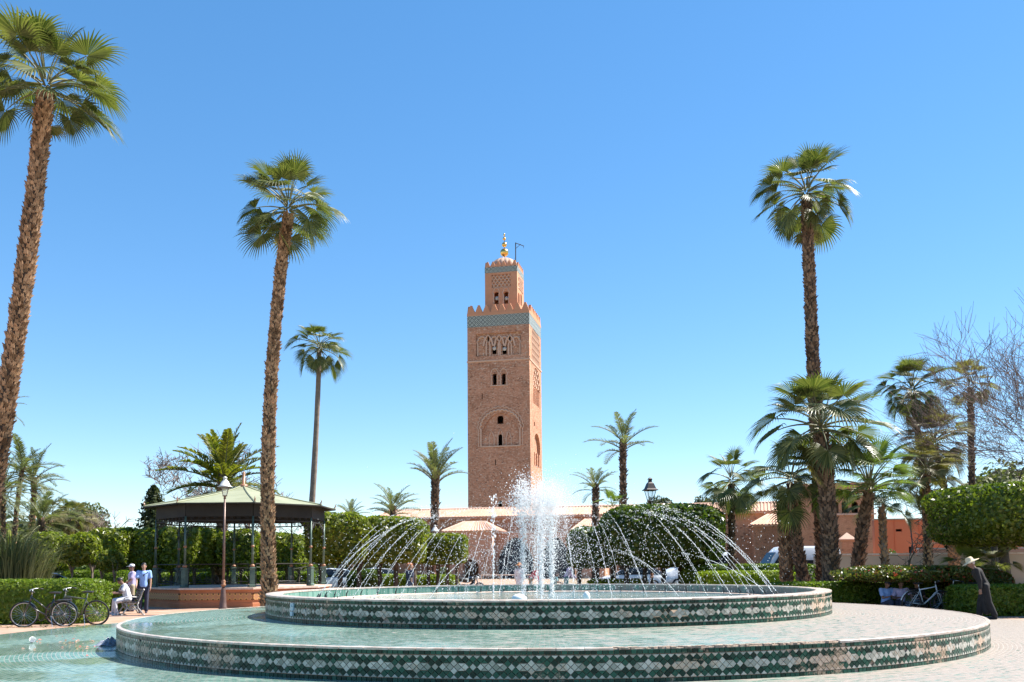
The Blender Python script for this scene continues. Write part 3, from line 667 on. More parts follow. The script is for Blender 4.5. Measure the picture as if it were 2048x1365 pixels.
# ------------------------------------------------------------------ mosque wall and gatehouses
M['brick'] = wallmat('mosque_brick', (.48, .245, .135), (.55, .29, .165), (.38, .19, .11), .34, .12, .012, .95, .6, .8, (.13, .07, .05), None, .05)
M['render'] = varied('rose_render', (.50, .25, .155), (.56, .30, .19), .5, .9, .3, 8)
M['roof'] = varied('roof_tile', (.50, .29, .20), (.62, .39, .28), 1.2, .85, .3, 20, island=.12)
M['orange'] = varied('orange_render', (.70, .17, .065), (.76, .20, .08), .5, .9, .25, 10)
M['beige'] = varied('beige_render', (.42, .31, .23), (.50, .38, .29), .6, .9, .3, 10)
MP = W(1000, 1100, 116); MO = (MP.x, MP.y)
def mw(px, py, yl=0.0): return onplane(px, py, MO, -PSI, yl)
def tiled_slope(mb, a, b, c, d, pitch, rad):
    """tile rows from eave a-b up to ridge d-c"""
    a, b, c, d = map(Vector, (a, b, c, d)); n = max(2, int((b - a).length / pitch)); mb.quad(a, b, c, d)
    nrm = (b - a).cross(d - a).normalized()
    for i in range(n):
        f = (i + .5) / n; p, q = a.lerp(b, f), d.lerp(c, f)
        if (q - p).length < .3: continue
        sd = (b - a).normalized() * rad; p2 = p - (q - p).normalized() * .08; vs = []
        for e in (p2, q): vs += [e - sd, e - sd * .6 + nrm * rad * .9, e + sd * .6 + nrm * rad * .9, e + sd]
        mb.add(vs, [(0, 1, 5, 4), (1, 2, 6, 5), (2, 3, 7, 6), (0, 3, 2, 1)])
mo = thing('mosque_wall', 'long low rose brick mosque wall under a ridge of terracotta tiles', 'building', (MO[0], MO[1], 0), -PSI)
xl, zl = mw(748, 1038); xr, zr = mw(1640, 1018); zrg = mw(1000, 1017.5, 2.2)[1]; zev = mw(1000, 1033)[1]
dz0 = 1.0
wl = holed('wall', rect(xl + .6, 0, xr, zev - .12), [], .8, M['brick'], mo, 0)
MB().box(((xl + xr) / 2, 4.5, zev / 2 - .1), (xr - xl - 1.3, .6, zev - .1)).box((xl + 1.0, 2.6, zev / 2 - .1), (.6, 3.4, zev - .2)).build('back_wall', M['brick'], mo)
mb = MB(); tiled_slope(mb, (xl, -.35, zev), (xr, -.35, zev), (xr, 2.2, zrg), (xl + 1.3, 2.2, zrg), .40, .12); tiled_slope(mb, (xr, 4.9, zev), (xl, 4.9, zev), (xl + 1.3, 2.3, zrg), (xr, 2.3, zrg), .8, .12); tiled_slope(mb, (xl, 4.9, zev), (xl, -.35, zev), (xl + 1.3, 2.2, zrg), (xl + 1.3, 2.3, zrg), .4, .12)
mb.build('roof', M['roof'], mo); 
MB().tube([(xl + 1.2, 2.25, zrg + .02), (xr, 2.25, zrg + .02)], .17, 6).build('ridge', M['roof'], mo)
MB().box(((xl + xr) / 2, -.14, zev - .16), (xr - xl - .3, .5, .2)).build('eave', M['terra'], mo)
def gatehouse(name, label, px0, px1, py_e, py_r, yl, depth, door=None, niche=None, mat='render', ridge=(.3, .7)):
    x0, z1 = mw(px0, py_e, yl); x1, _ = mw(px1, py_e, yl); zr_ = mw((px0 + px1) / 2, py_r, yl + depth / 2)[1]
    c = Matrix.Rotation(-PSI, 3, 'Z') @ Vector(((x0 + x1) / 2, yl, 0)); g = thing(name, label, 'building', (MO[0] + c.x, MO[1] + c.y, 0), -PSI)
    h = (x1 - x0) / 2; ov = .45; bw = h - ov
    holes = []
    if door: (a, b, t, f) = door; m_ = (x0 + x1) / 2; d0 = mw(a, t, yl); d1 = mw(b, t, yl); wd = d1[0] - d0[0]; holes.append(arch((d0[0] + d1[0]) / 2 - m_, 0.02, wd, d0[1] - wd * f, d0[1], 12))
    holed('wall', rect(-bw, 0, bw, z1), holes, .8, M[mat], g, 0)
    MB().box((0, depth - .2, z1 / 2), (bw * 2, .4, z1)).box((-bw + .2, depth / 2 + .3, z1 / 2), (.4, depth - 1.05, z1)).box((bw - .2, depth / 2 + .3, z1 / 2), (.4, depth - 1.05, z1)).build('side_wall', M[mat], g)
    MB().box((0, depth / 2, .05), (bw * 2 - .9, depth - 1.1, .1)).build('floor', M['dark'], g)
    mb = MB(); e = [(-h, -ov, z1), (h, -ov, z1), (h, depth + ov, z1), (-h, depth + ov, z1)]; rl_, rr_ = -h + 2 * h * ridge[0], -h + 2 * h * ridge[1]; ra_, rb_ = (rl_, depth / 2, zr_), (rr_, depth / 2, zr_)
    tiled_slope(mb, e[0], e[1], rb_, ra_, .36, .1); tiled_slope(mb, e[1], e[2], rb_, rb_, .36, .1); tiled_slope(mb, e[2], e[3], ra_, rb_, .5, .1); tiled_slope(mb, e[3], e[0], ra_, ra_, .36, .1); mb.build('roof', M['roof'], g)
    MB().tube([e[0], ra_, rb_, e[1]], .12, 5).tube([e[2], rb_], .12, 5).tube([e[3], ra_], .12, 5).build('ridge', M['roof'], g)
    MB().box((0, depth / 2, z1 - .12), (bw * 2 + .3, depth + .3, .18)).build('eave', M['moulding'], g)
    return g, z1, (x0 + x1) / 2, bw
g, z1, m_, bw = gatehouse('gatehouse', 'rose gatehouse with hipped tile roof and small arched doorway left of the plume', 886, 992, 1063, 1044, -9, 5, door=(926, 957, 1119, .5))
f_ = lambda px, py: (mw(px, py, -9)[0] - m_, mw(px, py, -9)[1])
def frame(parent, poly, rad, y, mat='moulding', name='moulding'): return MB().tube([(x, y, z) for x, z in poly], rad, 5).build(name, M[mat], parent)
c0 = f_(941, 1160); c1 = f_(941, 1120); r = f_(957, 1120)[0] - c0[0]; frame(g, [(c0[0] + (r + .12) * math.cos(a), c1[1] - r + (r + .12) * math.sin(a)) for a in np.linspace(math.pi, 0, 15)], .09, -.02)
c1 = f_(941, 1098); frame(g, [(c0[0] + (r + .7) * math.cos(a), c1[1] - r - .5 + (r + .9) * math.sin(a)) for a in np.linspace(math.pi, 0, 15)], .06, -.02)
q0 = f_(915, 1080); q1 = f_(975, 1080); frame(g, [(q0[0], q0[1] - 1.4), q0, q1, (q1[0], q1[1] - 1.4)], .05, -.02)
for px in (968, 974.5): 
    a = f_(px, 1162); b = f_(px, 1107); MB().box((a[0], -.12, b[1] / 2), (.35 if px > 970 else .22, .3, b[1])).build('pilaster', M['terra'], g)
gatehouse('gatehouse', 'rose gatehouse with hipped tile roof half hidden by the big round hedge tree', 1143, 1215, 1061, 1039, -9, 5)
gatehouse('gatehouse', 'brick gatehouse with hipped tile roof behind the white van and palms', 1500, 1648, 1050, 1029, -9, 7, mat='brick', ridge=(.27, .6))
x0, z1 = mw(988, 1067, -7); x1, _ = mw(1146, 1067, -7); c = Matrix.Rotation(-PSI, 3, 'Z') @ Vector(((x0 + x1) / 2, -7, 0))
pt = thing('portal', 'rose portal wall with a great dark pointed arch between the gatehouses', 'gateway', (MO[0] + c.x, MO[1] + c.y, 0), -PSI); m_ = (x0 + x1) / 2
a0 = mw(994, 1076, -7); a1 = mw(1066, 1076, -7); b0 = mw(1078, 1076, -7); b1 = mw(1142, 1076, -7)
holed('wall', rect(x0 - m_, 0, x1 - m_, z1), [arch((a0[0] + a1[0]) / 2 - m_, .02, a1[0] - a0[0], z1 * .42, a0[1], 14, point=.8), arch((b0[0] + b1[0]) / 2 - m_, .02, b1[0] - b0[0], z1 * .42, a0[1], 14, point=.8)], 1.2, M['render'], pt, 0)
MB().box((0, -.05, z1 + .06), (x1 - x0, 1.5, .14)).build('coping', M['rim'], pt)
MB().box((0, 3.4, z1 / 2), (x1 - x0 - .5, .3, z1)).box((0, 2.2, z1 - .2), (x1 - x0 - .5, 2.0, .2)).build('passage', M['render'], pt)
M['door'] = varied('dark_blue_door', (.012, .016, .03), (.025, .03, .05), 2, .5, .2, 20)
for (q0, q1) in ((a0, a1), (b0, b1)): MB().box(((q0[0] + q1[0]) / 2 - m_, .95, a0[1] / 2), (q1[0] - q0[0] - .05, .12, a0[1] - .05)).build('door', M['door'], pt)
p = W(1000, 1160, 96); b = thing('kerb_rail', 'low pale rail before the portal arch', 'railing', (p.x, p.y, 0), -PSI)
MB().tube([(-2, 0, .55), (4, 0, .55)], .05, 5).build('rail', M['rim'], b)
for k in range(4): link('post', MB().tube([(0, 0, 0), (0, 0, .55)], .05, 5).mesh('post', M['rim']), b, (-2 + k * 2, 0, 0))
# taller brick building with arched windows, orange wall, low wall
BD = 92
bp = GX(1672, BD); B0 = (bp.x, bp.y)
def bw_(px, py): return onplane(px, py, B0, -PSI)
x0, z1 = bw_(1598, 968); x1, _ = bw_(1746, 968); hb = thing('brick_building', 'tall plain brick building with a row of small arched windows behind the palms', 'building', (bp.x, bp.y, 0), -PSI)
hs_ = []
for px in (1630, 1671, 1690.5, 1710, 1728): q = bw_(px, 1026); t_ = bw_(px, 1003); hs_.append(arch(q[0], q[1], .62, t_[1] - .3, t_[1], 8))
for px in (1697, 1716): q = bw_(px, 1000); t_ = bw_(px, 986); hs_.append(rect(q[0] - .18, q[1], q[0] + .18, t_[1]))
holed('wall', rect(x0, 0, x1, z1), hs_, .7, M['brick'], hb, 0)
MB().box((x0 + .35, 4, z1 / 2), (.7, 6.55, z1)).box((x1 - .35, 4, z1 / 2), (.7, 6.55, z1)).box(((x0 + x1) / 2, 7.6, z1 / 2), (x1 - x0, .6, z1)).build('side_wall', M['brick'], hb)
MB().box(((x0 + x1) / 2, 4, z1 - .1), (x1 - x0 - 1.45, 6.5, .2)).build('roof', M['beige'], hb)
q = bw_(1702, 1003); MB().box((q[0] - .4, -.05, bw_(1702, 1029)[1]), (5.4, .2, .16)).build('sill', M['moulding'], hb)
rs = random.Random(3)
sp = GX(1697, 84); st_ = thing('stone_kiosk', 'small brick pier with a pyramid cap before the tall brick building', 'pier', (sp.x, sp.y, 0), -PSI)
zk = HZ(1697, 1081, 84); zt = HZ(1697, 1069, 84); MB().box((0, 0, zk / 2), (1.15, 1.15, zk)).build('shaft', M['brick'], st_); MB().lathe([(1.0, zk), (1.02, zk + .1), (.03, zt + .15)], 4, (0, 0, 0), 0, math.pi / 4).build('cap', M['roof'], st_)
OD = 74; op = GX(1820, OD); ow = thing('orange_wall', 'bright orange rendered wall behind the palms on the right', 'wall', (op.x, op.y, 0), -R_(4)); OO = (op.x, op.y)
x0, z1 = onplane(1748, 1041, OO, -R_(4)); x1, _ = onplane(2120, 1041, OO, -R_(4)); q = onplane(1822, 1105, OO, -R_(4)); q2 = onplane(1798, 1061, OO, -R_(4))
holed('wall', rect(x0, 0, x1, z1), [rect(q[0] - .16, q[1] - .35, q[0] + .16, q[1] + .45), rect(q2[0] - .25, q2[1] - .1, q2[0] + .25, q2[1] + .1)], .5, M['orange'], ow, 0)
MB().box((q[0], .42, q[1]), (.6, .1, 1.1)).box((q2[0], .42, q2[1]), (.8, .1, .4)).build('window', M['dark'], ow)
MB().box(((x0 + x1) / 2, .25, z1 + .06), (x1 - x0, .7, .12)).build('coping', M['terra'], ow)
for px in (1768, 1790, 1840): a = onplane(px, 1090, OO, -R_(4)); MB().box((a[0], -.02, z1 / 2), (.03, .05, z1 - .1)).build('drainpipe', M['orange'], ow)
p = GX(1834, 68); o = thing('wall_pole', 'dark slim pole standing against the orange wall', 'pole', p); MB().tube([(0, 0, 0), (-.35, 0, HZ(1830, 1038, 68))], .05, 6).build('shaft', M['dark_metal'], o); MB().lathe([(.12, 0), (.12, .1), (.05, .15)], 8).build('foot', M['dark_metal'], o)
def low_wall(label, px0, px1, py, D, th=.4, mat='beige', rz=-R_(3)):
    c = GX((px0 + px1) / 2, D); x0, z1 = onplane(px0, py, (c.x, c.y), rz); x1, _ = onplane(px1, py, (c.x, c.y), rz); o = thing('garden_wall', label, 'wall', c, rz)
    MB().box(((x0 + x1) / 2, th / 2, z1 / 2 - .04), (x1 - x0, th, z1 - .08)).build('wall', M[mat], o); MB().box(((x0 + x1) / 2, th / 2, z1), (x1 - x0 + .04, th + .1, .10)).build('coping', M['rim'], o); return o
low_wall('low beige rendered wall behind the palm trunks on the right', 1630, 2100, 1110, 56)
low_wall('raised grey planter wall before the orange wall', 1838, 2080, 1098, 64, mat='render')
# pale block far behind the bandstand
p = GX(600, 130); fb = thing('far_building', 'distant rose building glimpsed through the bandstand', 'building', p, -R_(8)); zt = HZ(600, 1075, 130)
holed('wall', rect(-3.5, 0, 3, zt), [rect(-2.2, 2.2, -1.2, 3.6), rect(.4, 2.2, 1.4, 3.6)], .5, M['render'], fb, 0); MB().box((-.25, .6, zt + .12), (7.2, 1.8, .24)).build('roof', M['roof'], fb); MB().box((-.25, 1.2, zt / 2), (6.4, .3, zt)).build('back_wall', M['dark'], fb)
# ------------------------------------------------------------------ palms, trees and hedges
M['fan'] = leafmat('fan_leaf', (.040, .060, .014), (.14, .15, .052), .30, .42, .6, .3)
M['fan_lush'] = leafmat('lush_fan_leaf', (.055, .095, .012), (.14, .185, .04), .36, .42, .6, .3)
M['fan_dry'] = leafmat('dry_fan_leaf', (.10, .095, .035), (.20, .17, .075), .35, .5, .6, .3)
M['date'] = leafmat('date_leaf', (.075, .09, .04), (.17, .18, .09), .3, .5, .6, .3)
M['canary'] = leafmat('canary_leaf', (.05, .075, .010), (.19, .18, .03), .4, .42, 1.2, .35)
M['citrus'] = leafmat('citrus_leaf', (.05, .085, .008), (.20, .22, .03), .40, .38, .7, .4)
M['canopy'] = leafmat('canopy_leaf', (.03, .06, .007), (.145, .18, .022), .34, .36, .8, .4)
M['ficus'] = leafmat('ficus_leaf', (.028, .055, .007), (.09, .13, .016), .3, .32, .7, .45)
M['box'] = leafmat('box_leaf', (.06, .105, .008), (.16, .21, .025), .36, .4, .9, .3)
M['bright_box'] = leafmat('bright_box_leaf', (.12, .17, .012), (.22, .27, .03), .4, .42, .8, .3)
M['flower'] = leafmat('red_tinged_leaf', (.05, .085, .012), (.12, .12, .025), .3, .4, 1.2, .4, dead=(.30, .05, .03))
M['dusty'] = leafmat('dusty_leaf', (.07, .085, .035), (.15, .16, .07), .3, .55, .5, .3)
M['conifer'] = leafmat('conifer_needle', (.03, .045, .018), (.07, .08, .03), .2, .5, .5, .3)
M['boot'] = leafmat('leaf_base', (.09, .048, .024), (.44, .27, .155), .0, .85, 1.5, .2)
M['boot_dark'] = leafmat('dark_leaf_base', (.06, .036, .022), (.26, .17, .11), .0, .85, 1.5, .2)
M['trunk'] = varied('palm_trunk', (.035, .022, .014), (.08, .05, .032), 4, .95, .8, 30)
M['trunk_grey'] = varied('grey_palm_trunk', (.16, .12, .09), (.26, .20, .15), 4, .9, .6, 30)
M['bark'] = varied('bark', (.05, .038, .028), (.11, .085, .065), 5, .95, .7, 40)
M['bark_pale'] = varied('pale_bark', (.13, .095, .075), (.22, .17, .14), 5, .9, .5, 40)
M['bark_twig'] = varied('twig_bark', (.095, .058, .045), (.165, .11, .088), 5, .9, .4, 40)
M['stalk'] = varied('leaf_stalk', (.09, .10, .035), (.16, .15, .06), 3, .6, 0)

PET = 1.06
def fan_mesh(pitch, seed, mats):
    rs = random.Random(seed); V = []; Q = []
    th = R_(pitch); p = Vector((0, 0, 0)); pts = [p.copy()]; n = 6; bend = R_(14 + 22 * math.cos(R_(pitch))) / n
    for i in range(n):
        p = p + Vector((math.cos(th), 0, math.sin(th))) * (PET / n); pts.append(p.copy()); th -= bend
    mb = MB(); mb.tube(pts, [.030 - .018 * i / n for i in range(n + 1)], 4); nst = len(mb.v)
    H = pts[-1]; th -= R_(rs.uniform(-14, 26)); T = Vector((math.cos(th), 0, math.sin(th))); S = Vector((0, 1, 0)); N = T.cross(S); N = N if N.z > 0 or abs(N.z) < .2 else -N
    N = Vector((-math.sin(th), 0, math.cos(th)))
    ns = 34; amax = R_(rs.uniform(112, 132)); tw = rs.uniform(-.25, .25); da = 2 * amax / ns
    fus = rs.uniform(.46, .56); hang = rs.uniform(.9, 1.25) * (1.15 if pitch < 45 else .75)
    ts = [0.03, .28, fus, .68, .84, 1.0]
    for k in range(ns):
        al = -amax + da * (k + .5); L = (.58 + .35 * math.cos(al * .62)) * rs.uniform(.92, 1.06)
        D = (T * math.cos(al) + S * math.sin(al) + N * (.30 * abs(math.sin(al)) ** 1.3 + tw * math.sin(al) * .3 - .05)).normalized(); q = H.copy(); d = D.copy(); prev = 0; row = []
        split = rs.random()
        for t in ts:
            st = (t - prev) * L; q = q + d * st
            if t > fus - .01: d = (d + Vector((0, 0, -1)) * (hang * (t - prev) * (1.6 if t > .6 else .8)) * (.65 + .7 * split)).normalized()
            else: d = (d + Vector((0, 0, -1)) * .16 * (t - prev)).normalized()
            prev = t
            wv = d.cross(N.lerp(D.cross(S.cross(D)), .0)); 
            wv = wv if wv.length > 1e-3 else Vector((0, 1, 0)); wv.normalize()
            hw = min(t, fus) * L * math.tan(da / 2) * 1.06
            if t > fus: hw *= max(.06, (1 - (t - fus) / (1 - fus)) ** .8) * .82
            up = wv.cross(d).normalized()
            row.append((q - wv * hw, q + up * hw * .55, q + wv * hw))
        o = len(mb.v); vs = [x for r in row for x in r]; fs = []
        for i in range(len(ts) - 1):
            fs += [(o - o + i * 3, i * 3 + 1, i * 3 + 4, i * 3 + 3), (i * 3 + 1, i * 3 + 2, i * 3 + 5, i * 3 + 4)]
        mb.add(vs, fs, 1)
    return mb.mesh('frond', [M['stalk'], mats])
FANP = (80, 62, 45, 28, 10, -10, -32, -55)
FAN = {}
def fan_frond(mat, pitch, rs):
    pi = min(range(len(FANP)), key=lambda i: abs(FANP[i] - pitch)); v = rs.randrange(2); k = (mat, pi, v)
    if k not in FAN: FAN[k] = fan_mesh(FANP[pi], 31 * pi + 7 * v + len(mat), M[mat])
    return FAN[k]
def pinnate_mesh(pitch, seed, mat, bendf=1.0, ll=.24, nl=34, stiff=1.0, lw=.0095):
    rs = random.Random(seed); n = 12; th = R_(pitch); p = Vector((0, 0, 0)); pts = [p.copy()]; ds = []; bend = R_(58) * bendf * (.35 + .65 * math.cos(R_(pitch * .8))) / n
    for i in range(n):
        d = Vector((math.cos(th), 0, math.sin(th))); ds.append(d); p = p + d / n; pts.append(p.copy()); th -= bend * (.5 + 1.0 * i / n)
    mb = MB(); mb.tube(pts, [.016 * (1 - .85 * i / n) + .001 for i in range(n + 1)], 4)
    for k in range(nl):
        t = .14 + .86 * k / (nl - 1); f = t * n; i = min(int(f), n - 1); base = pts[i].lerp(pts[i + 1], f - i); T = ds[i]; N = Vector((-T.z, 0, T.x)); prof = math.sin(math.pi * min(1, .16 + .80 * t)) ** .7
        for sg in (-1, 1):
            L = ll * prof * rs.uniform(.85, 1.1); S = Vector((0, sg, 0)); d = (T * rs.uniform(.55, .8) + S * .75 + N * rs.uniform(.15, .5)).normalized()
            if rs.random() < .06: continue
            w_ = N.cross(d).normalized() * lw; m_ = base + d * L * .5; e = base + d * L + Vector((0, 0, -1)) * L * .16 / stiff
            mb.add([base - w_ * .6, m_ - w_, e, m_ + w_, base + w_ * .6], [(0, 1, 3, 4), (1, 2, 3)], 1)
    return mb.mesh('frond', [M['stalk'], M[mat]])
PIN = {}
def pin_frond(mat, pitch, rs, **kw):
    P = (82, 64, 46, 28, 8, -14, -38); pi = min(range(len(P)), key=lambda i: abs(P[i] - pitch)); v = rs.randrange(2); k = (mat, pi, v)
    if k not in PIN: PIN[k] = pinnate_mesh(P[pi], 17 * pi + 5 * v + len(mat), mat, **(dict(lw=.016, nl=38, ll=.20, bendf=.85) if mat == 'canary' else {}))
    return PIN[k]
def boot_mesh(seed, mat):
    rs = random.Random(seed); w_, hh, o = .5, 1.0, rs.uniform(.7, 1.15); s1, s2 = rs.uniform(.8, 1.15), rs.uniform(.8, 1.15)
    v = [(-w_, -.05, -.25), (w_, -.05, -.25), (w_ * .62, -.05, hh * .55), (-w_ * .62, -.05, hh * .55), (-w_ * .8, .22, -.1), (w_ * .8, .22, -.1), (-w_ * .55, o * s1, hh * s1), (w_ * .5, o * s2, hh * s2), (0, o * .62, hh * .6)]
    f = [(4, 5, 8), (4, 8, 6), (5, 7, 8), (0, 1, 5, 4), (0, 4, 6, 3), (1, 2, 7, 5), (3, 6, 8, 2), (2, 8, 7)]
    return MB().add(v, f).mesh('leaf_base', M[mat])
BOOT = {}
def bez(a, b, c, n): return [a * (1 - t) ** 2 + b * 2 * t * (1 - t) + c * t * t for t in [i / n for i in range(n + 1)]]
def trunk_path(b, t, sway, n=24):
    m = (b + t) / 2 + Vector((sway, 0, 0)); return bez(b, m * 2 - (b + t) / 2, t, n)
def palm(label, pxb, D, pxt, pyt, w0, w1, nfr, kind, mat, size, seed, sway=0.0, boots=0, single=0, bootmat='boot', trunkmat='trunk', pitch=(86, -36), group=None, cat='palm tree', bsize=.15, dead=0, root_flare=1.25, dy=0.0, smooth_to=None, stalks=1.0):
    """pxb/pxt: photo columns of the trunk foot and of the crown heart (row pyt); w0/w1 trunk width in photo pixels"""
    rs = random.Random(seed); base = GX(pxb, D); top = W(pxt, pyt, D + dy); h = top.z
    r = thing('palm_tree', label, cat, base, 0, group); T = top - base
    path = trunk_path(Vector((0, 0, 0)), T, sway); r0, r1 = w0 / FOC * D / 2, w1 / FOC * D / 2; n = len(path)
    rad = [(r0 + (r1 - r0) * i / (n - 1)) * (1 + (root_flare - 1) * max(0, 1 - i / (n * .08))) for i in range(n)]
    if boots: rad = [max(q * .62, q - bsize * .62) for q in rad]
    rad = [q * rs.uniform(.96, 1.05) for q in rad]
    if smooth_to: pass
    tp = trunk_path(Vector((0, 0, 0)), T - Vector((0, 0, (.34 if kind == 'fan' else .0) * size)), sway); path = tp
    MB().tube([Vector((0, 0, -.05))] + path[1:], rad, 14).build('trunk', M[trunkmat], r, True)
    if boots:
        km = [BOOT.setdefault((bootmat, v), boot_mesh(v + 3, bootmat)) for v in range(3)]
        V = []; Fs = []; off = 0; items = []
        for k in range(boots):
            f = (k + rs.random()) / boots; f = f ** .97
            a = k * 2.39996 + rs.uniform(-.25, .25); x = f * (n - 1); i = min(int(x), n - 2); c = path[i].lerp(path[i + 1], x - i); rr = rad[i] * .96
            ax = (path[i + 1] - path[i]).normalized(); o_ = Vector((math.cos(a), math.sin(a), 0)); o_ = (o_ - ax * o_.dot(ax)).normalized(); tx = o_.cross(ax)
            s = bsize * rs.uniform(.75, 1.3); m = Matrix((tx * s, o_ * s * rs.uniform(.5, 1.0), ax * s * rs.uniform(.8, 1.2))).transposed().to_4x4(); m.translation = c + o_ * rr; items.append((math.sin(a) > .35, k, m, km[rs.randrange(3)]))
        near = [q for q in items if not q[0]]; step = max(1, len(near) // single) if single else 0; ns_ = 0
        for j, (back, k, m, me) in enumerate(items):
            if single and not back and ns_ < single and (len(near) <= single or rs.random() < single / len(near) * 1.05):
                o = link('leaf_base', me, r); o.matrix_local = m; ns_ += 1; continue
            V += [m @ q.co for q in me.vertices]; Fs += [tuple(i + off for i in pl.vertices) for pl in me.polygons]; off += len(me.vertices)
        if V:
            me = bpy.data.meshes.new('leaf_base'); me.from_pydata([tuple(q) for q in V], [], Fs); me.materials.append(M[bootmat]); tag(link('leaf_base', me, r), kind='stuff')
    for k in range(nfr):
        f = (k + .5) / nfr; pt = pitch[0] + (pitch[1] - pitch[0]) * f + rs.uniform(-17, 13); az = k * 2.39996 + rs.uniform(-.3, .3) + seed
        me = fan_frond(mat, pt, rs) if kind == 'fan' else pin_frond(mat, pt, rs)
        s = size * rs.uniform(.70, 1.06) * (.80 if f < .25 else 1)
        o = link('frond', me, r, T + Vector((math.cos(az) * rad[-1] * .6, math.sin(az) * rad[-1] * .6, -.42 * size * f + .10 * size)), az); o.rotation_euler = (rs.uniform(-.14, .14), rs.uniform(-.05, .05), az); o.scale = (s, s, s)
    for k in range(dead):
        az = k * 2.39996 + seed * 2; me = fan_frond('fan_dry', -55, rs); s = size * rs.uniform(.6, .8); o = link('dead_frond', me, r, T + Vector((math.cos(az) * rad[-1], math.sin(az) * rad[-1], -.35 * size - .25 * size * (k % 3))), az); o.rotation_euler = (0, .35, az); o.scale = (s, s, s)
    return r

# tall fan palms
palm('tallest fan palm cut by the left edge, rough brown trunk of leaf bases', -66, 30, 92, 160, 47, 36, 36, 'fan', 'fan', 1.44, 4, .22, 2300, 290, bsize=.125, dead=1, pitch=(86, -24))
palm('tall fan palm in front of the bandstand with shaggy brown trunk', 541, 32.5, 577, 407, 32, 25, 34, 'fan', 'fan', 1.22, 5, -.35, 2100, 290, bsize=.105, dead=1, pitch=(86, -28))
palm('slim smooth-trunked fan palm rising behind the bandstand roof', 611, 60, 639, 690, 15, 9, 32, 'fan', 'fan', 1.28, 9, .1, 0, 0, trunkmat='trunk_grey', pitch=(80, -35))
palm('tall fan palm on the right with dark shaggy trunk against the sky', 1652, 37, 1612, 377, 35, 25, 32, 'fan', 'fan', 1.30, 12, -.05, 1700, 290, 'boot_dark', bsize=.115, dead=2, dy=.3)
palm('stout fan palm with big drooping crown in front of the tall right palm', 1662, 33, 1641, 842, 40, 34, 38, 'fan', 'fan', 1.45, 14, .10, 620, 290, 'boot_dark', bsize=.13, dead=1, pitch=(88, -30))
palm('leaning dark fan palm left of the stout palm', 1618, 36, 1583, 950, 30, 22, 28, 'fan', 'fan', 1.08, 15, -.12, 420, 200, 'boot_dark', bsize=.12, pitch=(80, -40))
palm('bright green fan palm leaning right of the stout palm', 1712, 34.5, 1738, 965, 33, 24, 30, 'fan', 'fan_lush', 1.22, 17, -.12, 420, 200, 'boot_dark', bsize=.12, pitch=(82, 2))
palm('fan palm standing before the brick gatehouse, left of the right hand group', 1464, 44, 1462, 955, 20, 14, 26, 'fan', 'fan', 1.12, 19, 0, 240, 100, 'boot_dark', bsize=.13)
palm('small fan palm with grey trunk before the orange wall', 1773, 42, 1763, 1000, 20, 17, 14, 'fan', 'fan', 1.0, 21, 0, 160, 60, 'boot', 'trunk_grey', bsize=.13, pitch=(70, -10))
palm('thin fan palm rising far right behind the bright green one', 1858, 47, 1824, 775, 22, 15, 36, 'fan', 'fan', 1.16, 23, .2, 340, 100, 'boot_dark', bsize=.13, dead=2)
palm('fan palm half veiled by bare branches at the right', 1948, 52, 1940, 765, 19, 16, 24, 'fan', 'fan_dry', .98, 25, 0, 260, 0, 'boot_dark', bsize=.13)
palm('lower brownish fan palm below the thin palm and left of the bare tree', 1912, 46, 1868, 878, 20, 15, 36, 'fan', 'fan_dry', 1.2, 27, .2, 260, 0, 'boot_dark', bsize=.13, dead=4)
palm('dark fan palm whose low crown fills the gap above the round ficus', 1858, 43, 1852, 935, 22, 17, 24, 'fan', 'fan_dry', 1.05, 29, 0, 200, 60, 'boot', bsize=.13, dead=3)
palm('low fan palm seedling sprouting beside the hatted walker', 1935, 31, 1937, 1138, 10, 9, 13, 'fan', 'fan_lush', .62, 33, 0, pitch=(75, 5), group=None)
palm('low fan palm clump under the round ficus behind the hatted walker', 1992, 31.5, 1990, 1130, 10, 9, 12, 'fan', 'fan', .60, 34, 0, pitch=(72, 5))
# a bare stump of a palm with no crown
def stump(label, pxb, D, pxt, pyt, w0, seed, mat='boot', n=300):
    rs = random.Random(seed); base = GX(pxb, D); top = W(pxt, pyt, D); r = thing('palm_stump', label, 'palm trunk', base); T = top - base; path = trunk_path(Vector(), T, 0, 10); rd = w0 / FOC * D / 2
    MB().tube(path, [rd * .85] * 11, 12).build('trunk', M['trunk_grey'], r, True); V = []; Fs = []; off = 0; me0 = BOOT.setdefault((mat, 0), boot_mesh(3, mat)); one = 0
    for k in range(n):
        f = k / n; a = k * 2.39996; c = T * f; s = .13 * rs.uniform(.8, 1.3); o_ = Vector((math.cos(a), math.sin(a), 0)); tx = o_.cross(Vector((0, 0, 1))); m = Matrix((tx * s, o_ * s * .8, Vector((0, 0, s)))).transposed().to_4x4(); m.translation = c + o_ * rd * .82
        if math.sin(a) < .3 and one < 150: o = link('leaf_base', me0, r); o.matrix_local = m; one += 1; continue
        V += [m @ q.co for q in me0.vertices]; Fs += [tuple(i + off for i in pl.vertices) for pl in me0.polygons]; off += len(me0.vertices)
    me = bpy.data.meshes.new('leaf_base'); me.from_pydata([tuple(q) for q in V], [], Fs); me.materials.append(M[mat]); tag(link('leaf_base', me, r), kind='stuff'); return r
stump('crownless grey palm trunk standing before the brick gatehouse and white van', 1575, 36.5, 1568, 1018, 25, 41)
stump('grey palm trunk beside the painted post, right of the orange wall pole', 1910, 36, 1908, 1088, 19, 43, n=160)
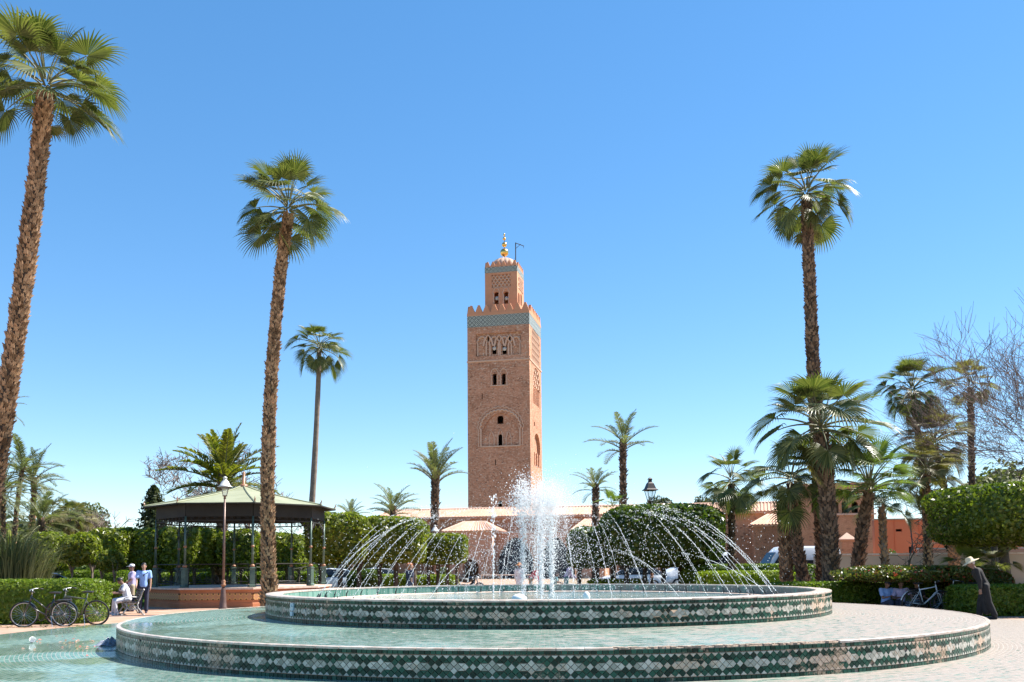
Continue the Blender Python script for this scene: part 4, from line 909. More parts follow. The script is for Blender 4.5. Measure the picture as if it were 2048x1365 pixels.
# date palms
palm('Canary palm with golden crown rising through the bandstand', 437, 50, 449, 945, 24, 27, 44, 'pin', 'canary', 3.3, 51, 0, 260, 0, 'boot_dark', bsize=.2, pitch=(86, -8))
palm('date palm behind the left edge, taller of the leaning pair', 26, 58, 45, 938, 14, 10, 26, 'pin', 'date', 2.5, 53, -.2, 200, 0, 'boot', bsize=.12, pitch=(80, -35))
palm('date palm leaning right with arching fronds, right of the leaning pair', 36, 60, 68, 955, 15, 14, 20, 'pin', 'date', 2.7, 55, .3, 220, 0, 'boot', bsize=.13, pitch=(78, -10))
palm('date palm half hidden behind the tallest left palm', 8, 50, 6, 975, 14, 12, 24, 'pin', 'date', 2.2, 57, 0, 120, 0, 'boot', bsize=.12, pitch=(80, -30))
palm('high date palm almost hidden behind the tallest left palm trunk', -6, 64, 6, 810, 14, 12, 22, 'pin', 'date', 1.8, 58, 0, 120, 0, 'boot', bsize=.12, pitch=(75, -40))
palm('low bushy date palm clump behind the clipped citrus at left', 74, 52, 84, 1035, 22, 20, 30, 'pin', 'date', 2.1, 59, 0, 60, 0, pitch=(80, -30))
palm('far fan palm with hanging skirt, left of two behind the citrus', 99, 82, 101, 1025, 14, 12, 24, 'fan', 'fan_dry', 1.15, 61, 0, 60, 0, dead=8, bsize=.15)
palm('far fan palm with hanging skirt, in the middle behind the citrus', 136, 84, 137, 1030, 14, 12, 24, 'fan', 'fan', 1.2, 62, 0, 60, 0, dead=8, bsize=.15)
palm('far fan palm with hanging skirt, right of two behind the citrus', 157, 86, 156, 1033, 14, 12, 24, 'fan', 'fan_dry', 1.15, 63, 0, 60, 0, dead=8, bsize=.15)
palm('upright date palm with thick textured trunk left of the tower', 868, 65, 871, 945, 21, 20, 24, 'pin', 'date', 2.6, 65, 0, 300, 60, 'boot_dark', bsize=.17, pitch=(84, 34))
palm('squat date palm behind the clipped hedge tree left of the upright one', 787, 60, 786, 1012, 16, 15, 22, 'pin', 'date', 2.2, 67, 0, 160, 0, 'boot_dark', bsize=.14, pitch=(72, 12))
palm('small date palm showing over the left hedge tree beside the bandstand eave', 702, 72, 702, 1030, 14, 12, 22, 'pin', 'date', 1.9, 69, 0, 80, 0, pitch=(78, -10))
palm('tall date palm with star shaped crown right of the tower', 1247, 60, 1246, 880, 22, 17, 15, 'pin', 'date', 2.7, 71, 0, 330, 60, 'boot_dark', bsize=.16, pitch=(82, 12))
palm('short dark-trunked date palm between the plume and the tall star palm', 1191, 68, 1191, 968, 20, 17, 22, 'pin', 'date', 2.0, 73, 0, 160, 0, 'boot_dark', bsize=.15, pitch=(80, -5))
palm('far date palm crown above the mosque roof left of the gatehouse fan palm', 1441, 128, 1441, 992, 14, 12, 34, 'pin', 'date', 3.2, 75, 0, 0, 0, pitch=(80, -40))
palm('small fan palm tuft above the right hedge tree beside the star palm trunk', 1226, 50, 1226, 1012, 12, 10, 10, 'fan', 'fan_lush', .62, 77, 0, pitch=(80, 30))

# leaf clouds
def unit(g, n):
    u = g.normal(0, 1, (n, 3)); return u / np.linalg.norm(u, axis=1, keepdims=True)
def leaf_quads(P, Nn, size, g, droop=.3):
    n = len(P); a = np.cross(Nn, unit(g, n)); a /= np.linalg.norm(a, axis=1, keepdims=True) + 1e-9; b = np.cross(Nn, a); s = (size * g.uniform(.6, 1.3, n))[:, None]
    X = np.stack([P - a * s, P - b * s * .48 + Nn * s * .14, P + a * s, P + b * s * .48 + Nn * s * .14], 1).reshape(-1, 3)
    return X, (np.arange(n) * 4)[:, None] + np.array([[0, 1, 2, 3]])
CORE = .80
def cloud_mesh(name, half, p, n, size, seed, mat, amp=.06, freq=3.4, core=True, depth=.17, flat_bottom=False, hollow=0.0):
    g = np.random.default_rng(seed); half = np.array(half, float); ks = g.normal(0, freq, (9, 3)); ph = g.uniform(0, 6.28, 9)
    def lump(u): return 1 + amp * np.sin(u @ ks.T + ph).sum(1) / 2.2
    def surf(u): 
        t = 1 / (np.abs(u) ** p).sum(1) ** (1 / p); return u * t[:, None]
    c = g.uniform(-1, 1, (n * 2, 3)); ar = np.array([half[1] * half[2], half[0] * half[2], half[0] * half[1]]); ax = g.choice(3, n * 2, p=ar / ar.sum()); sg = g.choice([-1, 1], n * 2); c[np.arange(n * 2), ax] = sg   # even cover of a box, then pushed onto the superellipsoid
    c = c[:n]; u = c / np.linalg.norm(c, axis=1, keepdims=True); s = surf(u); lp = lump(u); dp = 1 - np.abs(g.normal(0, depth, n)) * g.uniform(0, 1, n)
    P = s * (lp * dp)[:, None] * half; Nn = np.sign(s) * np.abs(s) ** (p - 1) / half; Nn /= np.linalg.norm(Nn, axis=1, keepdims=True) + 1e-9; Nn = Nn + g.normal(0, .8, (n, 3)); Nn /= np.linalg.norm(Nn, axis=1, keepdims=True)
    V, Q = leaf_quads(P, Nn, size * 1.35, g); Fs = [Q]; V = [V]
    if core:
        bm = bmesh.new(); bmesh.ops.create_icosphere(bm, subdivisions=4, radius=1); cv = np.array([v.co[:] for v in bm.verts]); cf = np.array([[v.index for v in f.verts] for f in bm.faces]); bm.free()
        cv /= np.linalg.norm(cv, axis=1, keepdims=True); k = lump(cv) * CORE * (1 + g.normal(0, .012, len(cv))); Fs.append(cf + len(V[0])); V.append(surf(cv) * k[:, None] * half)
    return npmesh(name, np.concatenate(V), Fs, [mat])
def branch_trunk(mb, r, h, spread, n, g, forks=5):
    mb.tube([(0, 0, -.02), (g.uniform(-.04, .04), 0, h * .5), (g.uniform(-.05, .05), 0, h)], [r * 1.25, r, r * .85], 8)
    for k in range(forks):
        a = 2 * math.pi * k / forks + g.uniform(-.4, .4); e = Vector((math.cos(a) * spread[0], math.sin(a) * spread[1], h + spread[2] * g.uniform(.7, 1.1))); mb.tube([(0, 0, h * .75), e * .5 + Vector((0, 0, h * .35)), e], [r * .6, r * .4, r * .15], 5)
def clipped(label, px0, px1, py0, py1, D, depth, p, n, size, seed, mat, cat='tree', group=None, trunks=1, amp=.04, freq=3.0, tr=.10, bark='bark', name='clipped_tree'):
    """a clipped crown filling the photo box px0-px1, py0-py1 at distance D, on its trunk(s)"""
    cx = (px0 + px1) / 2; b = GX(cx, D); zt, zb = HZ(cx, py0, D), HZ(cx, py1, D); hw = (px1 - px0) / 2 / FOC * D; r = thing(name, label, cat, b, 0, group); g = random.Random(seed); cz = (zt + zb) / 2; hz = (zt - zb) / 2
    me = cloud_mesh('crown', (hw, depth / 2, hz), p, n, size, seed, M[mat], amp, freq); o = link('crown', me, r, (0, 0, cz))
    for k in range(trunks):
        mb = MB(); x = 0 if trunks == 1 else -hw * .6 + 1.2 * hw * k / (trunks - 1); branch_trunk(mb, tr, zb + .05, (hw * .5 / max(1, trunks * .7), depth * .3, hz * .9), 4, g); mb.build('trunk', M[bark], r, True, (x, g.uniform(-.2, .2), 0))
    return r
def hedge(label, px0, px1, ytop, D, depth, seed, mat='box', n=4000, size=.045, rz=0.0, group=None, p=9, cat='hedge', h=None, x=None, wd=None, name='box_hedge'):
    cx = (px0 + px1) / 2; b = GX(cx, D); zt = h or HZ(cx, ytop, D); hw = wd or (px1 - px0) / 2 / FOC * D
    me = cloud_mesh(name, (hw, depth / 2, zt / 2), p, n, size, seed, M[mat], .018, 5.0, True, .05); o = link(name, me, None, (b.x, b.y + depth / 2, zt / 2), rz); tag(o, label, cat, group); return o
# left garden
hedge('long clipped green hedge behind the leaning bicycles', -170, 164, 1161, 26.6, 2.2, 1, n=16000, size=.040, rz=R_(5))
hedge('lower clipped hedge between the bicycles and the bench', 176, 252, 1169, 34.6, 1.6, 2, n=4500, size=.045)
hedge('dark low hedge line beyond the twin-stemmed citrus', 120, 240, 1142, 42, 1.5, 3, n=4000, size=.06)
clipped('clipped citrus tree with broad crown at far left', 62, 128, 1066, 1142, 42, 2.2, 3.2, 3200, .085, 5, 'citrus', trunks=1, tr=.14, bark='bark_pale', amp=.07)
clipped('clipped citrus tree on two thin stems left of the long block', 126, 194, 1070, 1130, 40, 1.6, 3.2, 3000, .085, 6, 'citrus', trunks=2, tr=.045, bark='bark_pale', amp=.07)
clipped('small round citrus ball on a thin stem before the long citrus block', 194, 240, 1102, 1142, 38, 1.0, 2.3, 1600, .075, 7, 'citrus', trunks=2, tr=.035, bark='bark_pale', amp=.06)
clipped('tall dark citrus block with squared crown behind the small round one', 186, 262, 1058, 1136, 47, 2.6, 5, 3800, .085, 8, 'citrus', trunks=3, tr=.07, amp=.05)
clipped('squared citrus crown behind the blue shirted visitor', 254, 334, 1060, 1138, 48, 2.6, 5, 3800, .085, 9, 'citrus', trunks=3, tr=.07, amp=.05)
clipped('squared citrus crown seen through the left side of the bandstand', 324, 402, 1056, 1138, 48, 2.6, 4.5, 3600, .085, 10, 'citrus', trunks=3, tr=.07, amp=.06)
clipped('squared citrus crown seen through the bandstand left of its palm trunk', 380, 436, 1057, 1132, 49, 2.4, 4.5, 2600, .085, 11, 'citrus', trunks=2, tr=.07, amp=.06)
clipped('squared citrus crown seen through the bandstand right of its palm trunk', 440, 520, 1062, 1136, 49, 2.4, 4.5, 3400, .085, 12, 'citrus', trunks=3, tr=.07, amp=.06)
clipped('squared citrus crown seen through the right of the bandstand', 530, 612, 1066, 1138, 50, 2.4, 4, 3400, .085, 13, 'citrus', trunks=3, tr=.07, amp=.07)
clipped('broad clipped hedge tree left of the basin, beside the bandstand', 618, 745, 1032, 1128, 45, 4.0, 5, 8000, .09, 14, 'citrus', trunks=3, tr=.12, amp=.05)
clipped('broad clipped hedge tree behind the arcs of water left of the plume', 735, 852, 1037, 1126, 46, 4.0, 5, 8000, .09, 15, 'citrus', trunks=3, tr=.12, amp=.05)
clipped('lower squared hedge tree just left of the gatehouse door', 838, 934, 1070, 1127, 48, 3.2, 6, 5600, .085, 16, 'citrus', trunks=4, tr=.09, amp=.03)
clipped('great round dark ficus clipped like a drum right of the plume', 1206, 1446, 1012, 1132, 44, 5.6, 3.6, 17000, .085, 17, 'ficus', trunks=5, tr=.12, amp=.03, freq=2)
clipped('lower dark ficus shoulder between the plume and the great ficus', 1138, 1250, 1056, 1135, 45, 4.0, 4, 8000, .085, 18, 'ficus', trunks=3, tr=.10, amp=.05)
clipped('great clipped ficus canopy cut by the right edge', 1905, 2300, 966, 1086, 29.3, 5.6, 4.2, 26000, .060, 19, 'canopy', trunks=1, tr=.24, amp=.05, freq=2.2)
hedge('bright green low hedge behind the woman with the shoulder bag', 755, 832, 1150, 52, 1.5, 21, 'bright_box', 3500, .06)
hedge('bright green rounded low hedge left of the motorbike', 826, 914, 1151, 50, 2.0, 22, 'bright_box', 4500, .06, p=5)
hedge('pale flowering shrub behind the bright rounded hedge', 872, 900, 1136, 54, 1.2, 23, 'dusty', 1500, .07, p=3, cat='shrub', name='shrub')
hedge('dark shrub under the left hedge tree', 690, 760, 1140, 50, 1.6, 24, 'ficus', 2600, .07, p=3, cat='shrub', name='shrub')
hedge('dark leafy shrub row behind the bandstand railing', 556, 622, 1142, 52, 1.6, 25, 'ficus', 2600, .07, p=3, cat='shrub', name='shrub')
hedge('low trimmed hedge before the trunks of the great ficus', 1180, 1300, 1160, 44, 1.4, 26, 'bright_box', 4000, .055)
hedge('small clipped bush leaning on the right end of the great ficus', 1370, 1440, 1128, 42, 1.8, 27, 'box', 2600, .055, p=3)
hedge('long low hedge with sunlit top right of the great ficus', 1402, 1600, 1143, 40, 1.8, 28, 'bright_box', 8000, .05)
hedge('second dark hedge line below the white van', 1385, 1640, 1129, 50, 1.6, 29, 'box', 8000, .06)
hedge('dark hedge at the feet of the stout palms', 1548, 1760, 1166, 30.5, 1.6, 30, 'box', 12000, .042)
hedge('dark leafy back of the overhanging hedge behind the seated visitors', 1700, 1930, 1160, 30.7, 1.2, 38, 'box', 7000, .045)
b_ = GX(1808, 29.8); o = link('overhanging_hedge', cloud_mesh('overhanging_hedge', (2.05, 1.55, .23), 3.4, 17000, .045, 31, M['flower'], .05, 5.0, True, .12), None, (b_.x, b_.y, 1.22)); tag(o, 'overhanging hedge with reddish leaf tips above the seated visitors', 'hedge')
hedge('reddish topped hedge behind the hatted walker', 1900, 2040, 1141, 29.8, 2.0, 32, 'flower', 10000, .05, p=5)
hedge('dark clipped hedge at the right edge under the ficus', 1940, 2240, 1172, 26.8, 1.8, 33, 'box', 16000, .042)
hedge('small round bush on the beige wall before the orange wall', 1780, 1806, 1098, 58, 1.2, 34, 'ficus', 1200, .06, p=2.2, cat='bush', name='bush')
hedge('small bush left of the brick pier', 1640, 1664, 1108, 58, 1.0, 35, 'bright_box', 900, .06, p=2.2, cat='bush', name='bush')
hedge('long dark hedge beyond the citrus row at left', -60, 640, 1128, 53.5, 1.6, 36, 'ficus', 14000, .075)
hedge('dark hedge at the feet of the squared citrus trees', 226, 640, 1146, 51, 1.2, 37, 'box', 9000, .07)
# feathery grass and reeds at far left
def reeds(label, px, D, h, n, seed, mat='dusty', wd=1.2, lean=.5):
    g = random.Random(seed); b = GX(px, D); mb = MB()
    for k in range(n):
        a = g.uniform(0, 6.28); r = g.uniform(0, wd * .4); x, y = r * math.cos(a), r * math.sin(a); hh = h * g.uniform(.55, 1.05); ln = g.uniform(.1, lean) * hh; a2 = a + g.uniform(-.8, .8); dx, dy = math.cos(a2) * ln, math.sin(a2) * ln; w_ = .018; px_, py_ = -math.sin(a2) * w_, math.cos(a2) * w_
        p0, p1, p2, p3 = (x, y, 0), (x + dx * .2, y + dy * .2, hh * .5), (x + dx * .6, y + dy * .6, hh * .85), (x + dx * 1.1, y + dy * 1.1, hh * .93); V = []
        for q, s in ((p0, 1), (p1, 1), (p2, .7)): V += [(q[0] - px_ * s, q[1] - py_ * s, q[2]), (q[0] + px_ * s, q[1] + py_ * s, q[2])]
        V.append(p3); mb.add(V, [(0, 1, 3, 2), (2, 3, 5, 4), (4, 5, 6)])
    return tag(mb.build('reed_clump', M[mat], None, False, b), label, 'plant')
reeds('tall feathery grey green reed clump at the left edge', 18, 31, 3.0, 900, 1, wd=2.2)
reeds('feathery grey green reed clump behind the hedge beside the citrus', 48, 33, 2.5, 700, 2, wd=1.8)
# bare and far trees
def bare_tree(label, px, D, h, seed, pxl=0, spread=.55, levels=6, r0=.22, mat='bark', lean=(0, 0), cat='tree', first=.28, kids=(2, 3), group=None, up=.25, name='bare_tree', nmax=4200, rmin=.012, fall=(.62, .86), jit=.17):
    g = random.Random(seed); b = GX(px, D); r = thing(name, label, cat, b, 0, group); big, twig = MB(), MB(); cnt = [0]
    queue = [(Vector((0, 0, -.05)), Vector((lean[0], lean[1], 1)).normalized(), h * first, r0, levels)]; qi = 0
    while qi < len(queue) and qi < nmax:
        p, d, L, rad, lv = queue[qi]; qi += 1; pts = [p.copy()]; q = p.copy(); dd = d.copy(); n = 4 if lv > 1 else 3
        for i in range(n):
            dd = (dd + Vector((g.uniform(-1, 1), g.uniform(-1, 1), g.uniform(-1, 1))) * jit + Vector((0, 0, up * .12))).normalized(); q = q + dd * (L / n); pts.append(q.copy())
        e = rad * .62; (big if lv >= levels - 2 else twig).tube(pts, [rad + (e - rad) * i / n for i in range(n + 1)], 7 if lv >= levels - 1 else (5 if lv >= levels - 3 else 3), cap=False)
        if lv == 0: continue
        for j in range(g.randint(*kids) + (1 if lv < 4 else 0)):
            f = 1.0 if j == 0 else g.uniform(.35, 1.0); i = min(int(f * n), n - 1); bs = pts[i].lerp(pts[i + 1], f * n - i); o_ = Vector((g.uniform(-1, 1), g.uniform(-1, 1), g.uniform(-.4, .7))).normalized(); nd = (dd * (1 - spread) + o_ * spread).normalized()
            queue.append((bs, nd, L * g.uniform(*fall), max(rmin, e * g.uniform(.6, .92)), lv - 1))
    big.build('trunk', M[mat], r, True); tag(twig.build('twigs', M[mat], r), kind='stuff'); return r
bare_tree('big bare tree with spreading dark branches at the right edge', 2400, 37, 25, 5, spread=.43, levels=7, r0=.30, lean=(-.05, 0), first=.165, kids=(3, 3), nmax=12000, up=.10, rmin=.0095, mat='bark_twig', fall=(.70, .92), jit=.13)
bare_tree('second bare tree beyond the right edge with boughs reaching over the ficus', 2215, 41, 25, 12, spread=.54, levels=7, r0=.30, lean=(-.05, .1), first=.17, kids=(2, 3), nmax=8000, up=-.12, rmin=.011, mat='bark_twig', fall=(.70, .92), jit=.13)
bare_tree('bare tree with drooping boughs low on the right behind the ficus', 2010, 44, 9.5, 8, spread=.74, levels=6, r0=.2, lean=(-.1, 0), first=.34, up=-.2, nmax=4200, rmin=.016)
bare_tree('leafless pale tree behind the left of the bandstand', 340, 72, 22, 11, spread=.58, levels=7, r0=.20, mat='bark_pale', first=.19, rmin=.024, nmax=5000)
bare_tree('leafless tree with pinkish twigs behind the bandstand finial', 520, 78, 19, 13, spread=.55, levels=6, r0=.16, mat='bark_pale', first=.2, rmin=.026)
bare_tree('distant leafless tree behind the citrus at left', 196, 90, 13, 15, spread=.58, levels=6, r0=.16, mat='bark_pale', first=.2, rmin=.03)
bare_tree('small bare tree before the orange wall', 1812, 50, 4.4, 17, spread=.65, levels=4, r0=.09, lean=(.25, 0), first=.4, rmin=.014, up=0)
def leafy(label, px, D, py_top, wd, seed, mat='dusty', n=3500, size=.14, p=2.0, base=.25, cat='tree', amp=.14, name='leafy_tree', group=None):
    b = GX(px, D); zt = HZ(px, py_top, D); r = thing(name, label, cat, b, 0, group); zb = zt * base; g = random.Random(seed); mb = MB(); branch_trunk(mb, .05 * wd, zb * 1.1 + .3, (wd * .3, wd * .3, (zt - zb) * .5), 4, g); mb.build('trunk', M['bark'], r, True)
    link('crown', cloud_mesh('crown', (wd / 2, wd / 2, (zt - zb) / 2), p, n, size, seed, M[mat], amp, 2.6, True, .25), r, (0, 0, (zt + zb) / 2)); return r
def conifer(label, px, D, py_top, wd, seed):
    b = GX(px, D); h = HZ(px, py_top, D); r = thing('conifer', label, 'tree', b); g = np.random.default_rng(seed); n = 4200; f = g.random(n) ** .7; a = g.uniform(0, 6.28, n); rr = (wd / 2) * (1 - f) ** .6 * (.35 + .65 * np.sin(a * 2.5 + np.floor(f * 11) * 1.9) ** 2) * g.uniform(.3, 1.05, n); P = np.stack([rr * np.cos(a), rr * np.sin(a), h * (.08 + .92 * f)], 1); Nn = unit(g, n); V, Q = leaf_quads(P, Nn, .16, g)
    link('crown', npmesh('crown', V, [Q], [M['conifer']]), r); MB().tube([(0, 0, 0), (0, 0, h * .97)], [.18, .02], 6).build('trunk', M['bark'], r)
conifer('dark ragged conifer behind the bandstand eave at left', 303, 66, 972, 4.6, 3)
leafy('hazy green tree beyond the citrus at left', 150, 110, 1006, 8, 21, n=3000, size=.2)
leafy('small dark tree poking above the mosque roof beside the lamp', 1325, 140, 993, 4.5, 22, 'conifer', 1600, .22, base=.5)
leafy('small dark tree poking above the mosque roof left of the far date palm', 1408, 140, 993, 3.4, 23, 'conifer', 1300, .22, base=.5)
for i, (px, D, py, wd) in enumerate(((-120, 60, 1015, 8), (-60, 75, 1030, 9), (30, 90, 1040, 10), (215, 100, 1062, 9), (280, 110, 1066, 10), (420, 105, 1072, 10), (560, 112, 1076, 10), (650, 100, 1082, 9), (735, 104, 1090, 9))):
    leafy(('far garden tree behind the citrus row, %s from the left edge' % ['outside', 'second', 'third', 'fourth', 'fifth', 'sixth', 'seventh', 'eighth', 'ninth'][i]), px, D, py, wd, 40 + i, ('citrus', 'dusty', 'conifer')[i % 3], 1800, .24, base=.12, group='far garden trees')
leafy('dark tree mass filling the gap behind the right palms', 1935, 60, 975, 5, 61, 'conifer', 3000, .15, base=.3)
leafy('olive brown tree behind the right edge canopy', 2010, 55, 930, 6.5, 62, 'dusty', 3000, .15, base=.3)
# lawn blades in front of the far hedges
g = np.random.default_rng(9); n = 14000; x = np.concatenate([g.uniform(-20, -8.4, n // 2), g.uniform(9, 24, n // 2)]); y = g.uniform(39, 52, n); P = np.stack([x, y, np.full(n, .03)], 1); V, Q = leaf_quads(P, np.stack([g.normal(0, 1, n), g.normal(0, 1, n), g.normal(0, .3, n)], 1), .06, g); tag(link('grass', npmesh('grass', V, [Q], [M['grass']])), kind='stuff')
# ------------------------------------------------------------------ bandstand
M['sage'] = varied('sage_roof_paint', (.22, .235, .14), (.31, .32, .205), 1.2, .6, .15, 15)
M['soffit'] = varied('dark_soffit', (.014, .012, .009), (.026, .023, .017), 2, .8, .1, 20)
M['verdigris'] = varied('green_ironwork', (.05, .085, .07), (.10, .15, .12), 6, .5, .1, 40, metal=.2)
M['bronze'] = varied('bronze_collar', (.22, .10, .05), (.34, .17, .09), 6, .45, .1, 40)
M['plinth'] = varied('plinth_brick', (.42, .15, .065), (.52, .21, .10), 2, .8, .4, 30)
def star_band():
    t = NT('plinth_tile_band'); tc = t.n('ShaderNodeTexCoord').outputs['Object']; sp = t.n('ShaderNodeSeparateXYZ'); t.l(tc, sp.inputs[0])
    x = t.math('MULTIPLY', sp.outputs[0], 4.6); z = t.math('MULTIPLY', sp.outputs[2], 4.6)
    fx = t.math('ABSOLUTE', t.math('SUBTRACT', t.math('FRACT', x), .5)); fz = t.math('ABSOLUTE', t.math('SUBTRACT', t.math('FRACT', z), .5))
    d = t.math('ADD', fx, fz); c = t.mix(t.ramp(d, (.16, 1), (.19, 0)), t.mix(t.ramp(d, (.40, 1), (.43, 0)), (.45, .22, .10), (.55, .30, .10)), (.06, .03, .02))
    return t.set(c, .5, 0, .4)
M['star_band'] = star_band()
PX, PY, PR = -11.65, 40.0, 3.5
pv = thing('bandstand', 'octagonal bandstand with sage green roof, iron columns and terracotta plinth', 'bandstand', (PX, PY, 0))
A8 = [R_(22.5 + 45 * k) for k in range(8)]
def oct_(r, z): return [(r * math.cos(a), r * math.sin(a), z) for a in A8]
PLR, PLH = 3.78, .80
MB().lathe([(PLR, -.05), (PLR, .18), (PLR - .03, .2), (PLR - .03, PLH - .09)], 8, a0=A8[0]).build('plinth', M['plinth'], pv)
mb = MB(); mb.lathe([(PLR - .06, PLH - .09), (PLR + .09, PLH - .08), (PLR + .09, PLH - .01), (.01, PLH)], 8, a0=A8[0]); mb.build('plinth_coping', M['rim'], pv)
for k in range(8):
    a = A8[k] + R_(22.5); ap = PLR * math.cos(R_(22.5)); L = 2 * PLR * math.sin(R_(22.5)) - .04
    b = MB().box((0, -ap - .0, .44), (L, .03, .26)); b.build('tile_band', M['star_band'], pv, rz=a + math.pi / 2)
for i in range(3): MB().box((PLR + .3 + .32 * (2 - i) * .9, -1.0, .133 + .266 * i - .133), (.75 + .0, 2.6, .266)).build('step', M['rim' if i == 2 else 'plinth'], pv)
RE, ZE, ZA = 4.02, 4.14, 5.05
for k in range(8):
    a, b = A8[k], A8[(k + 1) % 8]; mb = MB(); n = 8; P = []
    for i in range(n + 1):
        f = i / n; r = .22 + (RE - .22) * f; z = ZA + (ZE - ZA) * (f ** .82); 
        P += [(r * math.cos(a), r * math.sin(a), z), (r * math.cos(b), r * math.sin(b), z)]
    mb.add(P, [(i * 2, i * 2 + 2, i * 2 + 3, i * 2 + 1) for i in range(n)])
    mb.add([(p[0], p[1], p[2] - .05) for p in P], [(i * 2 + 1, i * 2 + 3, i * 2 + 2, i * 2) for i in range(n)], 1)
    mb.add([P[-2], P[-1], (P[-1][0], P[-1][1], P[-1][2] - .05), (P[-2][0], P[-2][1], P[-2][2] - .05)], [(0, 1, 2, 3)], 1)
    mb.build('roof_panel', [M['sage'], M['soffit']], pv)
    MB().tube([((.22 + (RE - .22) * f) * math.cos(a), (.22 + (RE - .22) * f) * math.sin(a), ZA + .015 + (ZE - ZA) * f ** .82) for f in [i / 8 for i in range(9)]], .035, 5).build('roof_seam', M['sage'], pv)
    c = Vector((RE * math.cos(a) * .99, RE * math.sin(a) * .99, ZE)); MB().tube([c, c + Vector((0, 0, .10)), c + Vector((.04 * math.cos(a), .04 * math.sin(a), .16)), c + Vector((0, 0, .24))], [.02, .032, .022, .008], 6).build('eave_finial', M['bronze'], pv)
    # valance between the columns
    p, q = Vector((PR * math.cos(a), PR * math.sin(a), 0)), Vector((PR * math.cos(b), PR * math.sin(b), 0)); mid = (p + q) / 2; L = (q - p).length; rz = math.atan2((q - p).y, (q - p).x)
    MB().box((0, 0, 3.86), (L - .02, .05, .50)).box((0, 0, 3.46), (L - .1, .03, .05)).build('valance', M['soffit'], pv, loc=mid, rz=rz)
    sc_ = MB()
    def scroll(x, z, r, sg, t0=0.0, turns=1.6): return [(x + sg * r * (1 - .75 * i / 16) * math.cos(t0 + turns * 2 * math.pi * i / 16), 0, z + r * (1 - .75 * i / 16) * math.sin(t0 + turns * 2 * math.pi * i / 16)) for i in range(17)]
    for x in np.linspace(-L / 2 + .25, L / 2 - .25, 8):
        sc_.tube(scroll(x, 3.54, .075, 1 if x < 0 else -1), .010, 4)
    for sg in (-1, 1):
        for (x, z, r) in ((L / 2 - .20, 3.22, .16), (L / 2 - .50, 3.30, .11), (L / 2 - .14, 2.88, .10), (L / 2 - .80, 3.36, .07)): sc_.tube(scroll(sg * x, z, r, sg), .010, 4)
        sc_.tube([(sg * (L / 2 - .04), 0, 2.7), (sg * (L / 2 - .14), 0, 3.15), (sg * (L / 2 - .45), 0, 3.40), (sg * (L / 2 - 1.0), 0, 3.46)], .012, 4)
    sc_.build('scroll_bracket', M['iron'], pv, loc=mid, rz=rz)
    # railing, left open on the step side
    if k != 7:
        rl = MB(); hx = L / 2 - .16; rl.tube([(-hx, 0, 1.72), (hx, 0, 1.72)], .018, 5).tube([(-hx, 0, .92), (hx, 0, .92)], .018, 5).tube([(-hx, 0, PLH), (-hx, 0, 1.72)], .016, 5).tube([(hx, 0, PLH), (hx, 0, 1.72)], .016, 5)
        for sg in (-1, 1):
            rl.tube(scroll(sg * hx * .34, 1.08, .15, sg), .011, 4).tube(scroll(sg * hx * .76, 1.40, .13, -sg), .011, 4).tube([(0, 0, 1.0), (sg * hx * .2, 0, 1.02), (sg * hx * .55, 0, 1.0), (sg * hx * .7, 0, 1.25), (sg * hx * .45, 0, 1.5), (sg * hx, 0, 1.6)], .011, 4)
        rl.tube([(-hx * .12, 0, 1.02), (hx * .12, 0, 1.02)], .012, 4).tube([(0, 0, 1.02), (0, 0, 1.2)], .014, 4); rl.build('railing', M['iron'], pv, loc=mid, rz=rz)
    # column on a panelled pedestal
    co = MB().tube([(0, 0, 1.62), (0, 0, 3.62)], [.05, .042], 10).build('column', M['verdigris'], pv, True, (p.x, p.y, 0))
    MB().lathe([(.17, PLH), (.17, PLH + .08), (.135, PLH + .10), (.135, 1.50), (.16, 1.53), (.16, 1.57), (.08, 1.60)], 4, a0=a + math.pi / 4).build('pedestal', M['verdigris'], co)
    MB().ball((0, 0, 1.64), (.10, .10, .075), 10, 6).build('collar', M['bronze'], co, True); MB().ball((0, 0, 2.42), (.075, .075, .06), 10, 6).build('collar', M['bronze'], co, True)
MB().tube([(0, 0, ZA - .03), (0, 0, ZA + .12), (0, 0, ZA + .14), (0, 0, ZA + .62), (0, 0, ZA + .68)], [.24, .16, .07, .07, .03], 10).build('roof_finial', M['bronze'], pv, True)

